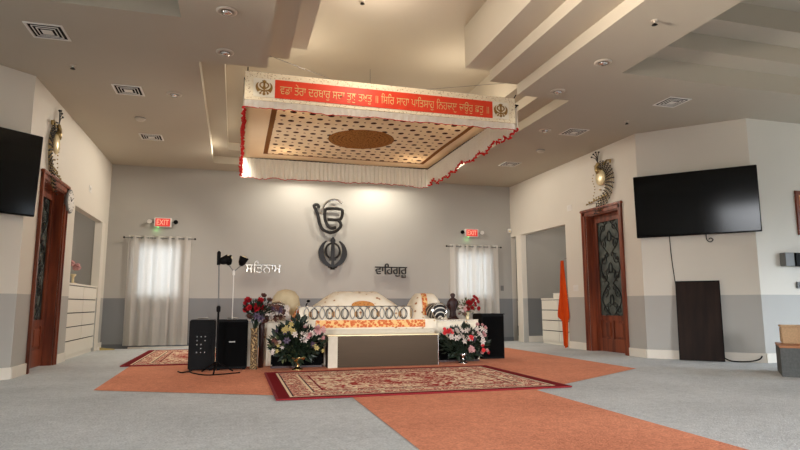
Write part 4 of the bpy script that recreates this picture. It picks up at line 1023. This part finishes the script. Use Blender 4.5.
def foliage(parent, c, rx, ry, rz, n, seed, mat='leaf', ln=0.075, name='foliage', origin=None):
    rn = random.Random(seed); mb = MB(); org = Vector(origin or (c[0], c[1], c[2]-rz))
    for k in range(n):
        while True:
            q = Vector((rn.uniform(-1, 1), rn.uniform(-1, 1), rn.uniform(-1, 1)))
            if 0.3 < q.length < 1: break
        p = Vector((c[0]+q.x*rx, c[1]+q.y*ry, c[2]+q.z*rz)); d = (Vector((q.x, q.y, q.z+0.2+rn.uniform(-.3, .3)))).normalized()
        s = d.cross(Vector((rn.uniform(-1, 1), rn.uniform(-1, 1), 1))).normalized(); nn = d.cross(s); l = ln*(0.7+0.6*rn.random()); w_ = l*0.30
        a = [p, p+d*l*0.4+s*w_+nn*0.006, p+d*l*0.45-nn*0.01, p+d*l*0.4-s*w_+nn*0.006, p+d*l-nn*l*0.25]
        v = [mb.b.verts.new(x) for x in a]
        for f in ((0, 1, 2), (0, 2, 3), (1, 4, 2), (3, 2, 4)): mb.b.faces.new([v[i] for i in f])
        if k % 4 == 0: mb.tube([org, (org+p)/2+Vector((0, 0, 0.02)), p], 0.003, 4, caps=False)
    o = mb.build(name, mat, parent); return o
# gold vase with red roses (left)
gv = thing('bead_vase', 'tall gold beaded vase of red roses beside the black speakers', 'vase of flowers', (0.275, 8.12, 0), 0)
MB().lathe([(0.055, 0), (0.055, 0.02), (0.045, 0.03), (0.045, 0.50), (0.055, 0.54), (0.048, 0.54), (0.03, 0.50)], n=20).build('vase', 'goldvase', gv, smooth=True)
foliage(gv, (0.03, -0.02, 0.79), 0.15, 0.10, 0.12, 130, 11, 'leaf', 0.06, origin=(0, 0, 0.5))
rn = random.Random(21)
for k in range(16):
    a = rn.uniform(-2.9, 0.4); q = Vector((rn.uniform(-1, 0.7), rn.uniform(-1, 0.2), rn.uniform(-0.8, 1))); p = (0.01+q.x*0.13, q.y*0.10, 0.82+q.z*0.09)
    put_flower(gv, p, (q.x*0.7, -0.8, q.z*0.6+0.3), 'rose', 'fl_red', 1.25)
for p in ((0.10, -0.03, 0.96), (0.18, 0, 0.90), (-0.08, -0.05, 0.68)): put_flower(gv, p, (0.2, -0.6, 0.7), 'rose', 'fl_brown', 1.2)
for p in ((0.02, -0.10, 0.70), (0.07, -0.08, 0.67)): put_flower(gv, p, (0, -1, 0.3), 'lily', 'fl_purple', 1.0)
dv = thing('slim_vase', 'slim dark vase of pale and brown flowers between gold vase and altar', 'vase of flowers', (0.375, 8.30, 0), 0)
MB().lathe([(0.035, 0), (0.032, 0.3), (0.04, 0.58), (0.03, 0.60)], n=16).build('vase', 'statue', dv, smooth=True)
rn = random.Random(22)
foliage(dv, (0.16, 0, 0.74), 0.20, 0.10, 0.10, 90, 13, 'fl_brown', 0.05, origin=(0, 0, 0.58))
for k in range(30):
    q = Vector((rn.uniform(-0.4, 1), rn.uniform(-1, 0.2), rn.uniform(-1, 1))); p = (0.10+q.x*0.26, q.y*0.11, 0.73+q.z*0.09)
    put_flower(dv, p, (q.x*0.5, -0.9, q.z*0.4+0.3), 'lily' if k % 3 else 'rose', ('fl_white', 'fl_white', 'fl_purple', 'fl_brown')[k % 4], 0.85)
# arrangement on brass bowl (left of steel box)
fa = thing('flower_arrangement', 'leafy arrangement of pink and white flowers on a brass bowl, left of steel box', 'flower arrangement', (0.83, 7.90, 0.0), 0)
MB().lathe([(0.075, 0), (0.07, 0.012), (0.03, 0.03), (0.028, 0.08), (0.06, 0.11), (0.115, 0.155), (0.12, 0.17), (0.10, 0.17)], n=24).build('brass_bowl', 'brass', fa, smooth=True)
foliage(fa, (-0.02, -0.02, 0.36), 0.33, 0.11, 0.21, 420, 31, 'leaf', 0.10, origin=(0, 0, 0.17))
foliage(fa, (-0.12, -0.02, 0.32), 0.26, 0.11, 0.20, 80, 32, 'leaf2', 0.07, 'pale_foliage', origin=(0, 0, 0.17))
foliage(fa, (-0.02, 0.0, 0.56), 0.12, 0.10, 0.12, 70, 33, 'leaf', 0.09, 'upright_foliage', origin=(0, 0, 0.3))
rn = random.Random(33)
def cluster(parent, n, cx, cy, cz, rx, rz, mats, kinds, s, yf=-0.14):
    for k in range(n):
        q = (rn.uniform(-1, 1), rn.uniform(-1, 1)); put_flower(parent, (cx+q[0]*rx, cy+yf+rn.uniform(-0.03, 0.04), cz+q[1]*rz), (q[0]*0.5, -0.9, q[1]*0.4+0.3), kinds[k % len(kinds)], mats[k % len(mats)], s*0.70*(0.8+0.45*rn.random()))
cluster(fa, 18, 0.21, 0, 0.50, 0.13, 0.08, ['fl_pink', 'fl_white', 'fl_pink'], ['lily', 'rose'], 1.15)
cluster(fa, 6, 0.08, 0, 0.44, 0.10, 0.05, ['fl_white'], ['lily'], 0.9)
cluster(fa, 10, -0.18, 0, 0.44, 0.12, 0.08, ['fl_purple', 'fl_white', 'fl_purple'], ['rose', 'lily'], 1.0)
cluster(fa, 7, -0.14, 0, 0.56, 0.08, 0.05, ['fl_yellow', 'fl_yellow'], ['lily'], 0.9)
cluster(fa, 8, -0.26, 0, 0.30, 0.08, 0.10, ['fl_yellow', 'fl_white', 'fl_brown'], ['lily'], 0.8)
cluster(fa, 5, 0.24, 0, 0.30, 0.10, 0.06, ['fl_yellow', 'fl_purple'], ['lily'], 0.8)
# right arrangement
fr = thing('flower_arrangement', 'wide arrangement of coral and white flowers on a silver stand, right of steel box', 'flower arrangement', (3.25, 8.10, 0.0), 0)
MB().lathe([(0.07, 0), (0.065, 0.012), (0.02, 0.03), (0.02, 0.10), (0.09, 0.14), (0.08, 0.14)], n=20).build('silver_bowl', 'chrome', fr, smooth=True)
foliage(fr, (0.02, 0.0, 0.30), 0.36, 0.12, 0.22, 380, 41, 'leaf', 0.085, origin=(0, 0, 0.13))
rn = random.Random(43)
cluster(fr, 9, -0.27, 0, 0.45, 0.05, 0.05, ['fl_coral'], ['rose'], 1.1, -0.12)
cluster(fr, 14, -0.14, 0, 0.43, 0.10, 0.06, ['fl_white'], ['rose', 'lily'], 1.0, -0.12)
cluster(fr, 9, 0.06, 0, 0.40, 0.08, 0.08, ['fl_white', 'fl_purple', 'fl_white'], ['lily', 'rose'], 1.0, -0.12)
cluster(fr, 5, 0.08, 0, 0.37, 0.04, 0.03, ['fl_coral'], ['rose'], 1.0, -0.14)
cluster(fr, 12, 0.24, 0, 0.44, 0.08, 0.13, ['fl_white', 'fl_pink'], ['lily', 'rose'], 1.1, -0.12)
cluster(fr, 7, 0.30, 0, 0.19, 0.05, 0.07, ['fl_pink', 'fl_coral', 'fl_red'], ['rose'], 1.0, -0.12)
cluster(fr, 4, 0.08, 0, 0.22, 0.05, 0.05, ['fl_pink'], ['lily'], 0.9, -0.12)
for x0, x1, y0, zz, lb in ((0.50, 1.21, 8.14, 0.37, 'low black padded block behind the left flower arrangement'), (2.86, 3.60, 8.30, 0.33, 'low black padded block behind the right flower arrangement')):
    q = thing('padded_block', lb, 'block', ((x0+x1)/2, y0, 0), 0); h_ = (x1-x0)/2
    MB().box(-h_, h_, 0, 0.05, 0.03, zz, 0.02).build('padding', 'blackcloth', q); MB().box(-h_, h_, 0, 0.05, 0.0, 0.03, 0.003).build('base_strip', 'statue', q)
# right red roses vase behind
rv = thing('rose_vase', 'clear pale vase of red roses on the right end of the altar', 'vase of flowers', (3.52, 8.56, AZ+0.012), 0)
MB().lathe([(0.03, 0), (0.025, 0.03), (0.035, 0.12), (0.028, 0.12)], n=16).build('vase', 'shell', rv, smooth=True)
foliage(rv, (0.0, 0, 0.20), 0.13, 0.09, 0.12, 90, 51, 'leaf2', 0.05, origin=(0, 0, 0.1))
rn = random.Random(53)
cluster(rv, 18, 0.06, 0.0, 0.27, 0.10, 0.10, ['fl_red'], ['rose'], 1.2, -0.08)
cluster(rv, 12, -0.10, 0.0, 0.14, 0.07, 0.09, ['fl_white', 'fl_pink', 'fl_brown'], ['lily'], 0.8, -0.08)

# ================================================================ RIGHT EDGE
pf = thing('picture_frame', 'mahogany framed picture cut by the right picture edge', 'picture', (8.62, BR[1], 2.24), 0)
mb = MB()
for a, b, c, d in ((-0.34, 0.34, 0.28, 0.345), (-0.34, 0.34, -0.345, -0.28), (-0.34, -0.275, -0.28, 0.28), (0.275, 0.34, -0.28, 0.28)): mb.box(a, b, -0.03, -0.001, c, d, 0.005)
mb.build('frame', 'wood', pf)
MB().box(-0.275, 0.275, -0.015, -0.002, -0.28, 0.28).build('print', 'orangeband', pf)
ic = thing('time_panel', 'black boxed control panel with white display beside the right edge', 'control panel', (8.25, BR[1], 1.51), 0)
MB().box(-0.37, -0.19, -0.10, -0.001, -0.10, 0.10, 0.006).build('side_box', 'grey', ic)
MB().box(-0.19, 0.45, -0.12, -0.001, -0.10, 0.10, 0.006).build('housing', 'black', ic)
p = MB().box(-0.10, 0.40, -0.124, -0.118, -0.065, 0.075).build('display', 'white', ic)
mb = MB()
for a, b, c, d in ((-0.06, 0.10, 0.03, 0.055), (-0.06, -0.035, -0.005, 0.055), (-0.06, 0.10, -0.005, 0.012), (0.14, 0.17, -0.02, 0.055), (-0.07, -0.05, -0.045, -0.03), (0.02, 0.2, -0.055, -0.04)): mb.box(a, b, -0.128, -0.123, c, d)
mb.build('display_mark', 'black', p)
sm = thing('wall_control', 'small grey wall control under the black boxed panel', 'wall control', (8.27, BR[1], 1.13), 0)
MB().box(-0.12, 0.12, -0.03, -0.001, -0.05, 0.05, 0.006).build('housing', 'grey', sm); MB().box(-0.09, 0.09, -0.034, -0.029, -0.03, 0.03).build('face', 'darkcove', sm)
pl = thing('stone_bench', 'grey stone block bench with wooden top at the right edge', 'bench', (6.22, 5.50, 0), -PI/4)
MB().box(0, 1.2, 0, 0.75, 0, 0.335, 0.004).build('stone_block', 'stone', pl); MB().box(-0.005, 1.2, -0.008, 0.75, 0.335, 0.36, 0.004).build('wooden_top', 'wood_top', pl)
bk = thing('wicker_box', 'tan woven box sitting on the stone bench', 'box', (6.82, 5.78, 0.36), -PI/4)
MB().box(-0.17, 0.25, -0.14, 0.14, 0.001, 0.20, 0.012).build('body', 'basket', bk); MB().box(-0.18, 0.26, -0.15, 0.15, 0.20, 0.225, 0.008).build('lid', 'basket', bk)
